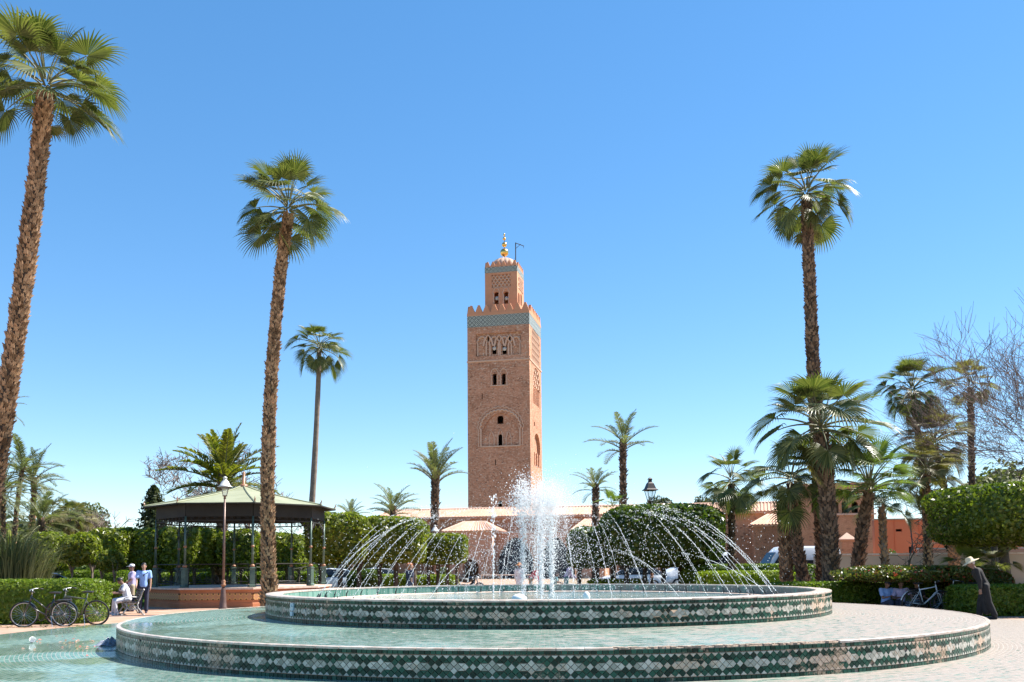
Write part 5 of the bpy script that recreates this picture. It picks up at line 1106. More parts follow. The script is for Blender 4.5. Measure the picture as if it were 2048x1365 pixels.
# ------------------------------------------------------------------ street lamps
M['lamp_hood'] = varied('lamp_hood_enamel', (.50, .50, .47), (.62, .62, .58), 4, .3, .05, 30)
M['lamp_post'] = varied('brown_lamp_post', (.10, .062, .05), (.18, .115, .095), 6, .4, .2, 40, metal=.3)
M['lamp_dark'] = varied('black_lamp_iron', (.02, .016, .014), (.045, .036, .032), 6, .5, .2, 40, metal=.3)
def glassmat(name, tint, a=.25, rough=.05):
    t = NT(name); t.set(tint, rough, 0, .6); tr = t.n('ShaderNodeBsdfTransparent'); mx = t.n('ShaderNodeMixShader', i_0=a); t.l(tr.outputs[0], mx.inputs[1]); t.l(t.p.outputs[0], mx.inputs[2]); t.l(mx.outputs[0], t.out.inputs[0]); return t.mat
M['pane'] = glassmat('lamp_glass', (.75, .78, .78), .22)
def lamp(label, px, D, py_top, s, hood, square, post='lamp_post'):
    b = GX(px, D); h = HZ(px, py_top, D); l = thing('street_lamp', label, 'street lamp', b)
    MB().lathe([(.17, 0), (.17, .05), (.14, .10), (.12, .35), (.085, .75), (.075, .80)], 12).build('base', M[post], l, True)
    zh = h - 1.02 * s
    MB().tube([(0, 0, .78), (0, 0, zh - .12 * s)], [.055, .038], 10).build('shaft', M[post], l, True)
    MB().lathe([(.05, .86), (.095, .89), (.095, .95), (.06, .98), (.09, 1.05), (.05, 1.12)], 12).build('collar', M['bronze'], l, True)
    n = 4 if square else 4; a0 = math.pi / 4 + .25
    MB().lathe([(.03, zh - .16 * s), (.07 * s, zh - .12 * s), (.05 * s, zh - .02 * s), (.12 * s, zh), (.12 * s, zh + .03 * s)], 10).build('cradle', M[post], l, True)
    r0, r1, zt = .125 * s, .255 * s, zh + .46 * s; bars = MB(); gl = MB()
    for k in range(4):
        a = a0 + k * math.pi / 2; b_ = a + math.pi / 2; c0, c1 = (math.cos(a), math.sin(a)), (math.cos(b_), math.sin(b_)); q = [(r0 * c0[0], r0 * c0[1], zh + .03 * s), (r0 * c1[0], r0 * c1[1], zh + .03 * s), (r1 * c1[0], r1 * c1[1], zt), (r1 * c0[0], r1 * c0[1], zt)]
        bars.tube([q[0], q[3]], .013 * s, 4).tube([q[3], q[2]], .013 * s, 4).tube([q[0], q[1]], .013 * s, 4); qq = [tuple(x * .985 if i < 2 else x for i, x in enumerate(v)) for v in q]; gl.quad(*qq)
    bars.build('frame', M[post if not square else 'lamp_dark'], l); gl.build('glass', M['pane'], l)
    hd = [(.36 * s, zt + .005), (.37 * s, zt + .03 * s), (.27 * s, zt + .09 * s), (.17 * s, zt + .30 * s), (.10 * s, zt + .36 * s), (.085 * s, zt + .44 * s), (.11 * s, zt + .46 * s), (.11 * s, zt + .49 * s), (.05 * s, zt + .54 * s), (.0, zt + .56 * s)]
    MB().lathe(hd, 4 if square else 16, a0=a0).build('hood', M[hood], l, not square); MB().lathe([(.34 * s, zt + .004), (.05, zt + .06 * s)], 4 if square else 16, a0=a0).build('hood_lining', M['lamp_dark'], l)
    return l
lamp('brown street lamp with pale bell shaped hood in front of the bandstand', 446, 35.6, 953, .76, 'lamp_hood', False)
lamp('street lamp with black square lantern rising behind the great round ficus', 1304.5, 47.6, 955, 1.24, 'lamp_dark', True, 'lamp_dark')
b = lamp('small street lamp with pale hood half hidden by the upright date palm', 870, 62, 1050, .8, 'lamp_hood', False)

# ------------------------------------------------------------------ bench
M['cast'] = varied('grey_cast_iron', (.30, .29, .28), (.46, .45, .43), 8, .5, .2, 50, metal=.3)
M['slat'] = varied('dark_brown_slat', (.035, .02, .014), (.07, .042, .03), 8, .55, .2, 60)
bn = thing('park_bench', 'dark slatted park bench with pale cast iron end frames', 'bench', GX(262, 32.2), R_(-62))
for x in (-.72, .72):
    e = MB(); T_ = lambda pts, r=.026: e.tube([(x, p[0], p[1]) for p in pts], r, 6)
    T_([(-.34, 0), (-.30, .10), (-.20, .24), (-.22, .36), (-.30, .42)], .03); T_([(.30, 0), (.26, .10), (.14, .24), (.12, .36), (.16, .43)], .03); T_([(-.31, .42), (.0, .40), (.14, .43), (.20, .55), (.27, .78), (.33, .88)], .028); T_([(-.20, .24), (-.10, .18), (0, .22), (.06, .18), (.14, .24)], .024); T_([(-.18, .25), (.0, .34), (.12, .26)], .02); T_([(-.34, .02), (-.40, .0)], .03); T_([(.30, .02), (.37, 0)], .03); T_([(-.30, .42), (-.30, .58), (-.16, .62), (.16, .60)], .022)
    e.build('end_frame', M['cast'], bn, True)
for i in range(5): MB().box((0, -.27 + .095 * i, .448 - .004 * i), (1.56, .07, .028)).build('seat_slat', M['slat'], bn)
for i in range(5): MB().box((0, .155 + .035 * i, .52 + .078 * i), (1.56, .028, .058)).build('back_slat', M['slat'], bn)

# ------------------------------------------------------------------ bicycles
M['tyre'] = varied('tyre_rubber', (.012, .012, .012), (.025, .025, .024), 9, .8, .2, 60)
M['rim_alu'] = varied('aluminium_rim', (.45, .45, .45), (.6, .6, .6), 9, .3, 0, metal=.8)
M['rust_rim'] = varied('dark_rim', (.10, .06, .05), (.16, .10, .09), 9, .4, 0, metal=.5)
M['bike_black'] = varied('black_frame_paint', (.012, .012, .013), (.02, .02, .022), 5, .25, 0, coat=.5)
M['bike_grey'] = varied('olive_frame_paint', (.08, .085, .06), (.12, .125, .09), 5, .3, 0, coat=.4)
M['bike_white'] = varied('white_frame_paint', (.62, .62, .62), (.72, .72, .72), 5, .3, 0, coat=.4)
M['saddle'] = varied('black_saddle', (.012, .011, .011), (.03, .028, .027), 8, .55, .1, 60)
def bike(label, loc, rz, lean, frame, rim, seed, step=False, fenders=False, basket=False, turn=.0):
    """bicycle along local x, rear wheel at -x"""
    b = thing('bicycle', label, 'bicycle', loc, rz); b.rotation_euler = (lean, 0, rz); R, wb = .345, 1.06; xr, xf = -wb / 2, wb / 2; BB = (xr + .43, 0, .29)
    def wheel(x, tn=0.0):
        c = [(R * math.cos(q), 0, R * math.sin(q)) for q in np.linspace(0, 2 * math.pi, 41)]; w_ = MB().tube(c, .019, 7, cap=False).build('wheel', M['tyre'], b, True, (x, 0, R), tn)
        MB().tube([(p[0] * .925, 0, p[2] * .925) for p in c], .011, 6, cap=False).build('rim', M[rim], w_, True); s = MB()
        for k in range(24):
            a = 2 * math.pi * k / 24; a2 = a + (.5 if k % 2 else -.5); s.tube([(.02 * math.cos(a2), (.03 if k % 4 < 2 else -.03), .02 * math.sin(a2)), (R * .92 * math.cos(a), 0, R * .92 * math.sin(a))], .0022, 3)
        s.tube([(0, -.05, 0), (0, .05, 0)], .022, 8); s.build('spokes', M['rim_alu'], w_)
    wheel(xr); wheel(xf, turn)
    st = (BB[0] - .17, 0, .78); hd, hb = (xf - .20, 0, .83), (xf - .15, 0, .66); f = MB()
    if step: f.tube([hb, (xf - .30, 0, .48), BB], [.022, .024, .022], 8).tube([hd, (BB[0] - .04, 0, .44)], .018, 8)
    else: f.tube([hd, (st[0] + .01, 0, st[2] - .04)], .018, 8).tube([hb, BB], .022, 8)
    f.tube([BB, st], .018, 8).tube([hb, (hd[0] - .02, 0, hd[2] + .06)], .022, 8)
    for y in (-.055, .055): f.tube([(xr, y, R), (BB[0], y * .4, BB[2])], .010, 6).tube([(xr, y, R), (st[0] + .02, y * .3, st[2] - .08)], .009, 6)
    f.build('frame', M[frame], b, True); k = MB()
    for y in (-.05, .05): k.tube([(xf, y, R), (xf - .10, y, R + .26), (hb[0] + .01, y * .6, hb[2] - .03)], .011, 6)
    k.tube([(hb[0] + .02, -.035, hb[2] - .04), (hb[0] + .02, .035, hb[2] - .04)], .016, 6); k.build('fork', M[frame], b, True)
    h = MB().tube([(hd[0] - .02, 0, hd[2] + .05), (hd[0] - .04, 0, hd[2] + .20)], .014, 6).tube([(hd[0] - .20, -.29, hd[2] + .17), (hd[0] - .08, -.26, hd[2] + .20), (hd[0], -.10, hd[2] + .20), (hd[0], .10, hd[2] + .20), (hd[0] - .08, .26, hd[2] + .20), (hd[0] - .20, .29, hd[2] + .17)], .012, 6); hb_ = h.build('handlebar', M['rim_alu'], b, True)
    for y in (-1, 1): MB().tube([(hd[0] - .21, y * .292, hd[2] + .168), (hd[0] - .09, y * .265, hd[2] + .198)], .017, 7).build('grip', M['saddle'], hb_, True)
    MB().tube([(st[0], 0, st[2] - .02), (st[0] - .035, 0, .93)], .013, 6).build('seat_post', M['rim_alu'], b, True)
    MB().add([(st[0] - .19, -.075, .955), (st[0] - .19, .075, .955), (st[0] + .02, .05, .965), (st[0] + .14, .018, .955), (st[0] + .14, -.018, .955), (st[0] + .02, -.05, .965), (st[0] - .17, -.06, .915), (st[0] - .17, .06, .915), (st[0] + .11, .012, .925), (st[0] + .11, -.012, .925)], [(0, 5, 2, 1), (5, 4, 3, 2), (0, 1, 7, 6), (1, 2, 3, 8, 7), (3, 4, 9, 8), (4, 5, 0, 6, 9), (6, 7, 8, 9)]).build('saddle', M['saddle'], b)
    c = MB().lathe([(.09, -.004), (.09, .004)], 16).build('chainring', M['rust_rim'], b, False, (BB[0], -.05, BB[2])); c.rotation_euler = (math.pi / 2, 0, 0)
    pe = MB().tube([(BB[0] - .14, -.075, BB[2] + .09), (BB[0], -.06, BB[2]), (BB[0], .06, BB[2]), (BB[0] + .14, .075, BB[2] - .09)], .010, 5).box((BB[0] - .14, -.12, BB[2] + .09), (.09, .08, .022)).box((BB[0] + .14, .12, BB[2] - .09), (.09, .08, .022)); pe.build('pedals', M['dark_metal'], b)
    MB().tube([(xr + .09 * math.cos(q) * (.5 if abs(q) > 1.57 else 1), -.05, R + .04 * math.sin(q)) for q in (1.57, 3.14, 4.71)] , .006, 4).tube([(xr, -.05, R + .035), (BB[0], -.05, BB[2] + .088)], .006, 4).tube([(xr, -.05, R - .035), (BB[0], -.05, BB[2] - .088)], .006, 4).build('chain', M['rust_rim'], b)
    MB().tube([(BB[0] - .1, .06, BB[2] + .02), (BB[0] - .2, .24, .01)], .010, 5).build('kickstand', M['rim_alu'], b)
    if fenders:
        for x, (q0, q1) in ((xr, (.35, 2.9)), (xf, (.7, 2.5))):
            m = MB(); Q = np.linspace(q0, q1, 14)
            for i in range(13):
                (a, c_) = Q[i], Q[i + 1]; rr = R + .032; m.quad((x + rr * math.cos(a), -.026, R + rr * math.sin(a)), (x + rr * math.cos(a), .026, R + rr * math.sin(a)), (x + rr * math.cos(c_), .026, R + rr * math.sin(c_)), (x + rr * math.cos(c_), -.026, R + rr * math.sin(c_)))
            m.build('mudguard', M[frame], b)
        MB().box((xr - .02, 0, .74), (.36, .11, .016)).tube([(xr - .15, -.05, .735), (xr, -.055, R)], .006, 4).tube([(xr - .15, .05, .735), (xr, .055, R)], .006, 4).build('carrier', M['dark_metal'], b)
    if basket: MB().box((xf - .27, 0, .70), (.20, .12, .15)).build('frame_bag', M['saddle'], b); MB().box((xf - .27, -.066, .71), (.10, .008, .035)).build('bag_badge', M['rim_alu'], b)
    return b
p = GX(89, 25.7); bike('black step-through bicycle leaning on the hedge, the left one of two', p, math.pi + .10, -.13, 'bike_black', 'rim_alu', 1, step=True, fenders=True, turn=.25)
p = GX(155, 26.3); bike('olive diamond-frame bicycle leaning on the hedge, the right one of two', p, math.pi + .06, -.12, 'bike_grey', 'rust_rim', 2, basket=True)
p = GX(1852, 28.6); bike('white framed bicycle parked in the shade beside the seated men', p, .25, .1, 'bike_white', 'rust_rim', 3, fenders=True, turn=-.3)
p = GX(1926, 28.2); bike('black bicycle parked in the shade next to the hatted walker', p, math.pi - .9, .1, 'bike_black', 'rust_rim', 4, turn=.3)

# ------------------------------------------------------------------ vans, car, motorbike
M['van_white'] = varied('white_van_paint', (.66, .67, .68), (.72, .73, .74), .6, .25, 0, coat=.6)
M['car_silver'] = varied('silver_car_paint', (.42, .44, .46), (.5, .52, .54), .6, .25, 0, metal=.4, coat=.6)
M['glass_dark'] = varied('tinted_glass', (.012, .015, .018), (.02, .024, .028), 1, .06, 0)
M['trim'] = varied('black_trim', (.02, .02, .02), (.035, .035, .035), 5, .6, 0)
M['red_lens'] = varied('red_lens', (.35, .02, .015), (.45, .03, .02), 5, .2, 0)
M['clear_lens'] = varied('clear_lens', (.6, .6, .58), (.7, .7, .68), 5, .1, 0)
def wheelset(parent, xs, hw, r):
    for x in xs:
        for sg in (-1, 1):
            w_ = MB().lathe([(r * .62, -.10), (r * .95, -.10), (r, -.06), (r, .06), (r * .95, .10), (r * .62, .10)], 20).build('wheel', M['tyre'], parent, True, (x, sg * (hw - .10), r)); w_.rotation_euler = (math.pi / 2, 0, 0)
            MB().lathe([(r * .63, .09), (r * .55, .05), (r * .2, .07), (0, .08)], 16).lathe([(0, -.08), (r * .2, -.07), (r * .55, -.05), (r * .63, -.09)], 16).build('rim', M['rim_alu'], w_, True)
def loft(stations, mat, parent, name='body'):
    """stations: x, z bottom, z top, half width bottom, half width top"""
    mb = MB(); vs = []; N = 14
    for (x, zb, zt, wb, wt) in stations:
        h = zt - zb; prof = [(-wb * .92, zb), (-wb, zb + h * .12), (-wb, zb + h * .40), (-(wb * .5 + wt * .5) * 1.0, zb + h * .62), (-wt, zb + h * .86), (-wt * .90, zb + h * .96), (-wt * .55, zt)]
        ring = prof + [(-y, z) for y, z in reversed(prof)]; vs += [(x, y, z) for y, z in ring]
    fs = []
    for i in range(len(stations) - 1):
        for k in range(N): fs.append((i * N + k, i * N + (k + 1) % N, (i + 1) * N + (k + 1) % N, (i + 1) * N + k))
    fs += [tuple(range(N - 1, -1, -1)), tuple((len(stations) - 1) * N + k for k in range(N))]
    o = mb.add(vs, fs).build(name, M[mat], parent); smooth_angle(o, 38); return o
def van(label, loc, rz, L=5.7, H=2.55):
    v = thing('van', label, 'van', loc, rz); hw = .98
    loft([(-L / 2, .45, H - .25, hw - .06, hw - .18), (-L / 2 + .05, .38, H - .08, hw - .01, hw - .13), (-L / 2 + .3, .35, H, hw, hw - .11), (L / 2 - 2.3, .35, H, hw, hw - .11), (L / 2 - 1.95, .35, H - .06, hw, hw - .13), (L / 2 - 1.55, .35, H - .42, hw, hw - .17), (L / 2 - .95, .35, 1.34, hw, hw - .22), (L / 2 - .5, .36, 1.18, hw - .02, hw - .20), (L / 2 - .12, .38, 1.0, hw - .08, hw - .22), (L / 2, .42, .82, hw - .16, hw - .28)], 'van_white', v)
    for sg in (-1, 1):
        y = sg * (hw + .004); yt = sg * (hw - .085); z0, z1 = 1.38, 2.08
        def pane(pts, nm='side_window'):
            mb = MB(); n = len(pts); o_ = [(x, sg * ((hw - .012) + (hw - .135 - hw) * max(0, (z - 1.25)) / 1.05 + .022), z) for x, z in pts]; i_ = [(x, yy - sg * .03, z) for x, yy, z in o_]; mb.add(o_ + i_, [tuple(range(n)), tuple(range(2 * n - 1, n - 1, -1))] + [(k, n + k, n + (k + 1) % n, (k + 1) % n) for k in range(n)]); mb.build(nm, M['glass_dark'], v)
        pane([(-L / 2 + .35, z0), (-L / 2 + 1.55, z0), (-L / 2 + 1.55, z1), (-L / 2 + .35, z1)]); pane([(-L / 2 + 1.68, z0), (L / 2 - 2.35, z0), (L / 2 - 2.35, z1), (-L / 2 + 1.68, z1)]); pane([(L / 2 - 2.22, z0 - .05), (L / 2 - 1.18, z0 - .05), (L / 2 - 1.72, z1), (L / 2 - 2.22, z1)], 'door_window')
        MB().box((-.2, sg * (hw + .006), .78), (L - 1.6, .02, .10)).build('side_moulding', M['trim'], v)
        MB().box((L / 2 - 1.25, sg * (hw + .12), 1.42), (.10, .20, .26)).build('mirror', M['trim'], v)
        MB().box((L / 2 - .16, sg * (hw - .30), .86), (.16, .26, .20)).build('headlight', M['clear_lens'], v); MB().box((-L / 2 + .02, sg * (hw - .13), 1.05), (.06, .14, .42)).build('tail_light', M['red_lens'], v)
        MB().box((L / 2 - 2.28, sg * (hw + .004), 1.1), (.012, .012, 1.3)).build('door_seam', M['trim'], v)
    q = MB(); q.add([(L / 2 - .99, -.74, 1.36), (L / 2 - .99, .74, 1.36), (L / 2 - 1.60, .66, H - .40), (L / 2 - 1.60, -.66, H - .40)], [(0, 1, 2, 3)]); o = q.build('windscreen', M['glass_dark'], v); o.location = (.03, 0, .03)
    MB().box((-L / 2 - .005, 0, 1.70), (.03, 1.4, .62)).build('rear_window', M['glass_dark'], v); MB().box((L / 2 - .02, 0, .48), (.12, 1.6, .2)).build('bumper', M['trim'], v); MB().box((-L / 2 - .02, 0, .46), (.1, 1.7, .18)).build('bumper', M['trim'], v)
    wheelset(v, (-L / 2 + 1.05, L / 2 - .85), hw, .34); return v
p = GX(1585, 58.5); van('white minibus parked by the brick gatehouse, half behind palm trunks', p, math.pi + R_(8), 5.8, 2.62)
p = GX(1388, 59.5); van('white van under the right end of the great ficus', p, math.pi + R_(10), 4.6, 2.3)
def car(label, loc, rz, mat):
    c = thing('car', label, 'car', loc, rz); L, hw = 4.2, .86
    loft([(-L / 2, .42, .80, hw - .10, hw - .16), (-L / 2 + .15, .30, .95, hw - .02, hw - .08), (-.9, .26, .98, hw, hw - .06), (.9, .26, .95, hw, hw - .06), (L / 2 - .3, .28, .82, hw - .04, hw - .12), (L / 2, .38, .66, hw - .16, hw - .22)], mat, c)
    loft([(-L / 2 + .18, .90, .96, hw - .10, hw - .14), (-1.25, .90, 1.36, hw - .08, hw - .20), (-.2, .90, 1.46, hw - .07, hw - .22), (.45, .90, 1.40, hw - .07, hw - .22), (1.15, .90, .98, hw - .10, hw - .16)], 'glass_dark', c, 'glasshouse')
    loft([(-1.2, 1.34, 1.40, hw - .22, hw - .26), (-.2, 1.41, 1.49, hw - .22, hw - .26), (.42, 1.36, 1.43, hw - .22, hw - .26)], mat, c, 'roof')
    wheelset(c, (-1.25, 1.3), hw, .30)
    for sg in (-1, 1): MB().box((L / 2 - .1, sg * .58, .66), (.12, .28, .14)).build('headlight', M['clear_lens'], c); MB().box((-L / 2 + .04, sg * .62, .78), (.08, .24, .14)).build('tail_light', M['red_lens'], c)
    return c
car('silver car parked beyond the hedge behind the reeds at left', GX(55, 40), R_(200), 'car_silver')
car('pale car parked on the road seen right of the bandstand', GX(655, 58), R_(185), 'van_white')
car('pale car parked on the road seen through the bandstand railing', GX(572, 58), R_(183), 'car_silver')
car('silver car parked on the road under the left hedge trees', GX(745, 58.5), R_(182), 'car_silver')
car('pale car parked on the road behind the ficus trunks', GX(1265, 59), R_(182), 'van_white')
def motorbike(label, loc, rz):
    m = thing('motorbike', label, 'motorbike', loc, rz)
    for x in (-.62, .66):
        w_ = MB().tube([(.27 * math.cos(q), 0, .27 * math.sin(q)) for q in np.linspace(0, 2 * math.pi, 25)], .05, 7, cap=False).build('wheel', M['tyre'], m, True, (x, 0, .32)); MB().lathe([(.22, -.02), (.05, -.03), (.05, .03), (.22, .02)], 14).build('rim', M['rim_alu'], w_).rotation_euler = (math.pi / 2, 0, 0)
    MB().tube([(-.62, 0, .32), (-.30, 0, .45), (.1, 0, .38), (.30, 0, .60), (.42, 0, .92)], [.05, .10, .14, .10, .05], 8).build('frame', M['trim'], m, True); MB().tube([(-.80, 0, .78), (-.45, 0, .80), (-.05, 0, .74), (.12, 0, .72)], [.06, .13, .14, .08], 8).build('seat', M['saddle'], m, True); MB().tube([(.05, 0, .74), (.2, 0, .82), (.36, 0, .84)], [.10, .16, .06], 8).build('fuel_tank', M['bike_black'], m, True)
    for y in (-.08, .08): MB().tube([(.66, y, .32), (.46, y, .92)], .025, 6).build('fork', M['rim_alu'], m)
    MB().tube([(.34, -.36, 1.02), (.46, -.12, .98), (.46, .12, .98), (.34, .36, 1.02)], .016, 6).build('handlebar', M['dark_metal'], m); MB().ball((.56, 0, .88), (.09, .10, .10), 10, 6).build('headlight', M['clear_lens'], m, True); MB().tube([(-.1, -.14, .30), (-.85, -.16, .40)], [.03, .05], 7).build('exhaust', M['steel'], m, True); MB().box((-.80, 0, .92), (.32, .36, .26)).build('top_box', M['trim'], m); return m
motorbike('black motorbike parked in front of the small arched gatehouse door', GX(936, 52), R_(15))

# ------------------------------------------------------------------ people
def cloth(name, c1, c2, rough=.85): return varied(name, c1, c2, 6, rough, .25, 50, bdist=.006)
M['skin'] = varied('skin', (.40, .22, .15), (.46, .27, .19), 9, .5, .05, 90); M['skin_d'] = varied('dark_skin', (.20, .11, .075), (.25, .14, .10), 9, .5, .05, 90)
M['hair_d'] = varied('dark_hair', (.012, .009, .007), (.03, .02, .015), 30, .5, .3, 90); M['hair_r'] = varied('red_hair', (.30, .09, .03), (.40, .14, .05), 30, .5, .3, 90); M['hair_g'] = varied('grey_hair', (.35, .34, .33), (.5, .49, .48), 30, .6, .3, 90)
CL = {'sky': ((.22, .36, .68), (.28, .43, .75)), 'lavender': ((.42, .38, .58), (.50, .46, .66)), 'white': ((.66, .66, .70), (.75, .75, .78)), 'navy': ((.02, .025, .05), (.035, .04, .075)), 'black': ((.008, .007, .007), (.02, .018, .017)), 'red': ((.55, .03, .05), (.65, .05, .07)), 'teal': ((.08, .22, .24), (.12, .28, .3)), 'straw': ((.58, .46, .28), (.70, .58, .38)), 'khaki': ((.30, .25, .17), (.36, .30, .21)), 'purple': ((.22, .12, .40), (.28, .16, .48)), 'orange': ((.65, .24, .05), (.72, .30, .08)), 'blue': ((.05, .12, .32), (.08, .16, .4))}
CM = {k: cloth(k + '_cloth', *v) for k, v in CL.items()}
def remesh(mb, name, vox, mat, parent, it=2):
    o = mb.build(name, mat); md = o.modifiers.new('r', 'REMESH'); md.mode = 'VOXEL'; md.voxel_size = vox; ms = o.modifiers.new('s', 'SMOOTH'); ms.iterations = it; ms.factor = .5
    me = bpy.data.meshes.new_from_object(o.evaluated_get(bpy.context.evaluated_depsgraph_get())); old = o.data; bpy.data.objects.remove(o); bpy.data.meshes.remove(old); me.name = name
    me.polygons.foreach_set('use_smooth', [True] * len(me.polygons)); me.materials.clear(); me.materials.append(mat); return link(name, me, parent)
def cap(mb, a, b, ra, rb, n=10):
    a, b = Vector(a), Vector(b); d = (b - a); L = d.length; d = d / L if L > 1e-6 else Vector((0, 0, 1)); P = []; Rr = []
    for t in (-1, -.7, -.3): P.append(a + d * ra * t); Rr.append(ra * math.sqrt(max(0.003, 1 - t * t)))
    P.append(a); Rr.append(ra); P.append(b); Rr.append(rb)
    for t in (.3, .7, 1): P.append(b + d * rb * t); Rr.append(rb * math.sqrt(max(0.003, 1 - t * t)))
    mb.tube(P, Rr, n)
def person(label, loc, rz, h=1.72, top='sky', legs='navy', hair='hair_d', skin='skin', lean=0.0, hip=(0, 0), knee=(0, 0), sh=(0, 0), el=(15, 15), seat=None, robe=False, hat=None, cap_=None, short=False, long_=False, bag=None, head=0.0, abd=8, child=False, shoes='navy', turn=0.0):
    """local forward is -y; angles in degrees: hip/shoulder forward, knee/elbow bend"""
    k = h / 1.72; t = thing('person', label, 'person', loc, rz); zp = (seat + .09) if seat else .93 * k
    if not seat: zp = max(.44 * k * math.cos(R_(hip[i])) + .43 * k * math.cos(R_(hip[i] - knee[i])) for i in (0, 1)) + .075 * k
    ax = Vector((0, -math.sin(R_(lean)), math.cos(R_(lean)))); fw = Vector((0, -math.cos(R_(lean)), -math.sin(R_(lean)))); pel = Vector((0, 0, zp)); ch = pel + ax * .40 * k; nk = pel + ax * .53 * k; hd_ax = Vector((0, -math.sin(R_(lean + head)), math.cos(R_(lean + head)))); hfw = Vector((0, -math.cos(R_(lean + head)), -math.sin(R_(lean + head)))); hc = nk + hd_ax * .155 * k + hfw * .02 * k
    leg = []; arm = []
    for i, sg in ((0, -1), (1, 1)):
        hp = pel + Vector((sg * .095 * k, 0, -.01)); a = R_(hip[i]); kn = hp + Vector((sg * .015, -math.sin(a), -math.cos(a))) * .44 * k; a2 = R_(hip[i] - knee[i]); an = kn + Vector((0, -math.sin(a2), -math.cos(a2))) * .42 * k; leg.append((hp, kn, an))
        s_ = nk + Vector((sg * .185 * k, 0, 0)) - ax * .045 * k; a = R_(sh[i]); dn = (-ax * math.cos(a) + fw * math.sin(a) + Vector((sg * math.sin(R_(abd)), 0, 0))).normalized(); e_ = s_ + dn * .29 * k; a2 = R_(sh[i] + el[i]); d2 = (-ax * math.cos(a2) + fw * math.sin(a2) + Vector((-sg * .10 * (el[i] > 40), 0, 0))).normalized(); wr = e_ + d2 * .25 * k; arm.append((s_, e_, wr, d2))
    b = MB()
    cap(b, pel + ax * .02, pel + ax * .20 * k, .125 * k, .115 * k); cap(b, pel + ax * .20 * k, ch, .115 * k, .135 * k)
    for sg in (-1, 1): cap(b, ch + Vector((sg * .05, 0, .0)), ch + Vector((sg * .12 * k, 0, 0)) + ax * .06 * k, .10 * k, .07 * k)
    cap(b, nk - ax * .05 * k, hc - hd_ax * .06 * k, .055 * k, .05 * k)
    b.ball(hc + hd_ax * .015 * k, (.076 * k, .095 * k, .108 * k), 16, 12); cap(b, hc - hd_ax * .065 * k + hfw * .03 * k, hc - hd_ax * .085 * k + hfw * .055 * k, .052 * k, .03 * k)
    cap(b, hc + hfw * .088 * k + hd_ax * .02 * k, hc + hfw * .112 * k - hd_ax * .02 * k, .011 * k, .017 * k); cap(b, hc + hfw * .085 * k - hd_ax * .05 * k - Vector((.018, 0, 0)), hc + hfw * .085 * k - hd_ax * .05 * k + Vector((.018, 0, 0)), .012, .012)
    for sg in (-1, 1): b.ball(hc + Vector((sg * .078 * k, .005, 0)), (.014 * k, .028 * k, .036 * k), 8, 6)
    for (hp, kn, an) in leg:
        cap(b, hp, kn, .082 * k, .054 * k); cap(b, kn, an, .052 * k, .036 * k); cap(b, an + Vector((0, .03, -.035 * k)), an + Vector((0, -.15 * k, -.05 * k)), .035 * k, .028 * k)
    for i, (s_, e_, wr, d2) in enumerate(arm):
        cap(b, s_, e_, .052 * k, .040 * k); cap(b, e_, wr, .038 * k, .026 * k); sg = -1 if i == 0 else 1
        sd = Vector((0, 1, 0)) if abs(d2.y) < .7 else Vector((1, 0, 0)); sd = (sd - d2 * sd.dot(d2)).normalized(); pl = wr + d2 * .05 * k; nrm = d2.cross(sd)
        for u in (-1, 0, 1): cap(b, wr + sd * u * .018 * k, wr + d2 * .085 * k + sd * u * .026 * k, .017 * k, .015 * k, 8)
        for u, L in ((-1.5, .066), (-.5, .078), (.5, .074), (1.5, .056)):
            q0 = wr + d2 * .085 * k + sd * u * .021 * k; q1 = q0 + (d2 * .9 - nrm * .25 * sg + sd * u * .16).normalized() * L * .55 * k; q2 = q1 + (d2 * .75 - nrm * .6 * sg).normalized() * L * .5 * k; cap(b, q0, q1, .0105 * k, .0095 * k, 6); cap(b, q1, q2, .0095 * k, .008 * k, 6)
        q0 = wr + d2 * .03 * k - sd * .028 * k; cap(b, q0, q0 + (d2 * .7 - sd * .7).normalized() * .045 * k, .013 * k, .010 * k, 6)
    remesh(b, 'body', .0135, M[skin], t)
    for sg in (-1, 1): MB().ball(hc + hfw * .092 * k + Vector((sg * .031 * k, 0, 0)) + hd_ax * .016 * k, .011 * k, 8, 6).build('eye', M['hair_d'], t, True)
    c = MB(); G = .016
    cap(c, pel + ax * (.02 if not robe else 0), pel + ax * .20 * k, .132 * k + G, .122 * k + G); cap(c, pel + ax * .20 * k, ch, .122 * k + G, .140 * k + G)
    for sg in (-1, 1): cap(c, ch + Vector((sg * .05, 0, 0)), ch + Vector((sg * .12 * k, 0, 0)) + ax * .06 * k, .10 * k + G, .07 * k + G)
    for (s_, e_, wr, d2) in arm:
        cap(c, s_, e_ if (long_ or robe) else s_.lerp(e_, .62), .056 * k + G, (.044 if (long_ or robe) else .056) * k + G)
        if long_ or robe: cap(c, e_, e_.lerp(wr, .88), .044 * k + G, .036 * k + G)
    if robe:
        for i in range(2):
            hp, kn, an = leg[i]; cap(c, hp + Vector((0, .01, 0)), kn, .105 * k, .092 * k); cap(c, kn, an + Vector((0, 0, .05)), .092 * k, .085 * k)
        mid = (leg[0][2] + leg[1][2]) / 2; cap(c, pel, mid + Vector((0, 0, .14)), .12 * k, .10 * k)
    remesh(c, 'robe' if robe else 'shirt', .016, CM[top], t)
    if not robe:
        c = MB(); cap(c, pel - ax * .01, pel + ax * .06 * k, .130 * k + G * .7, .125 * k + G * .6)
        for (hp, kn, an) in leg:
            if short: cap(c, hp, hp.lerp(kn, .85), .088 * k + G, .075 * k + G)
            else: cap(c, hp, kn, .088 * k + G * .7, .062 * k + G * .8); cap(c, kn, kn.lerp(an, .93), .060 * k + G * .8, .052 * k + G)
        remesh(c, 'trousers', .016, CM[legs], t)
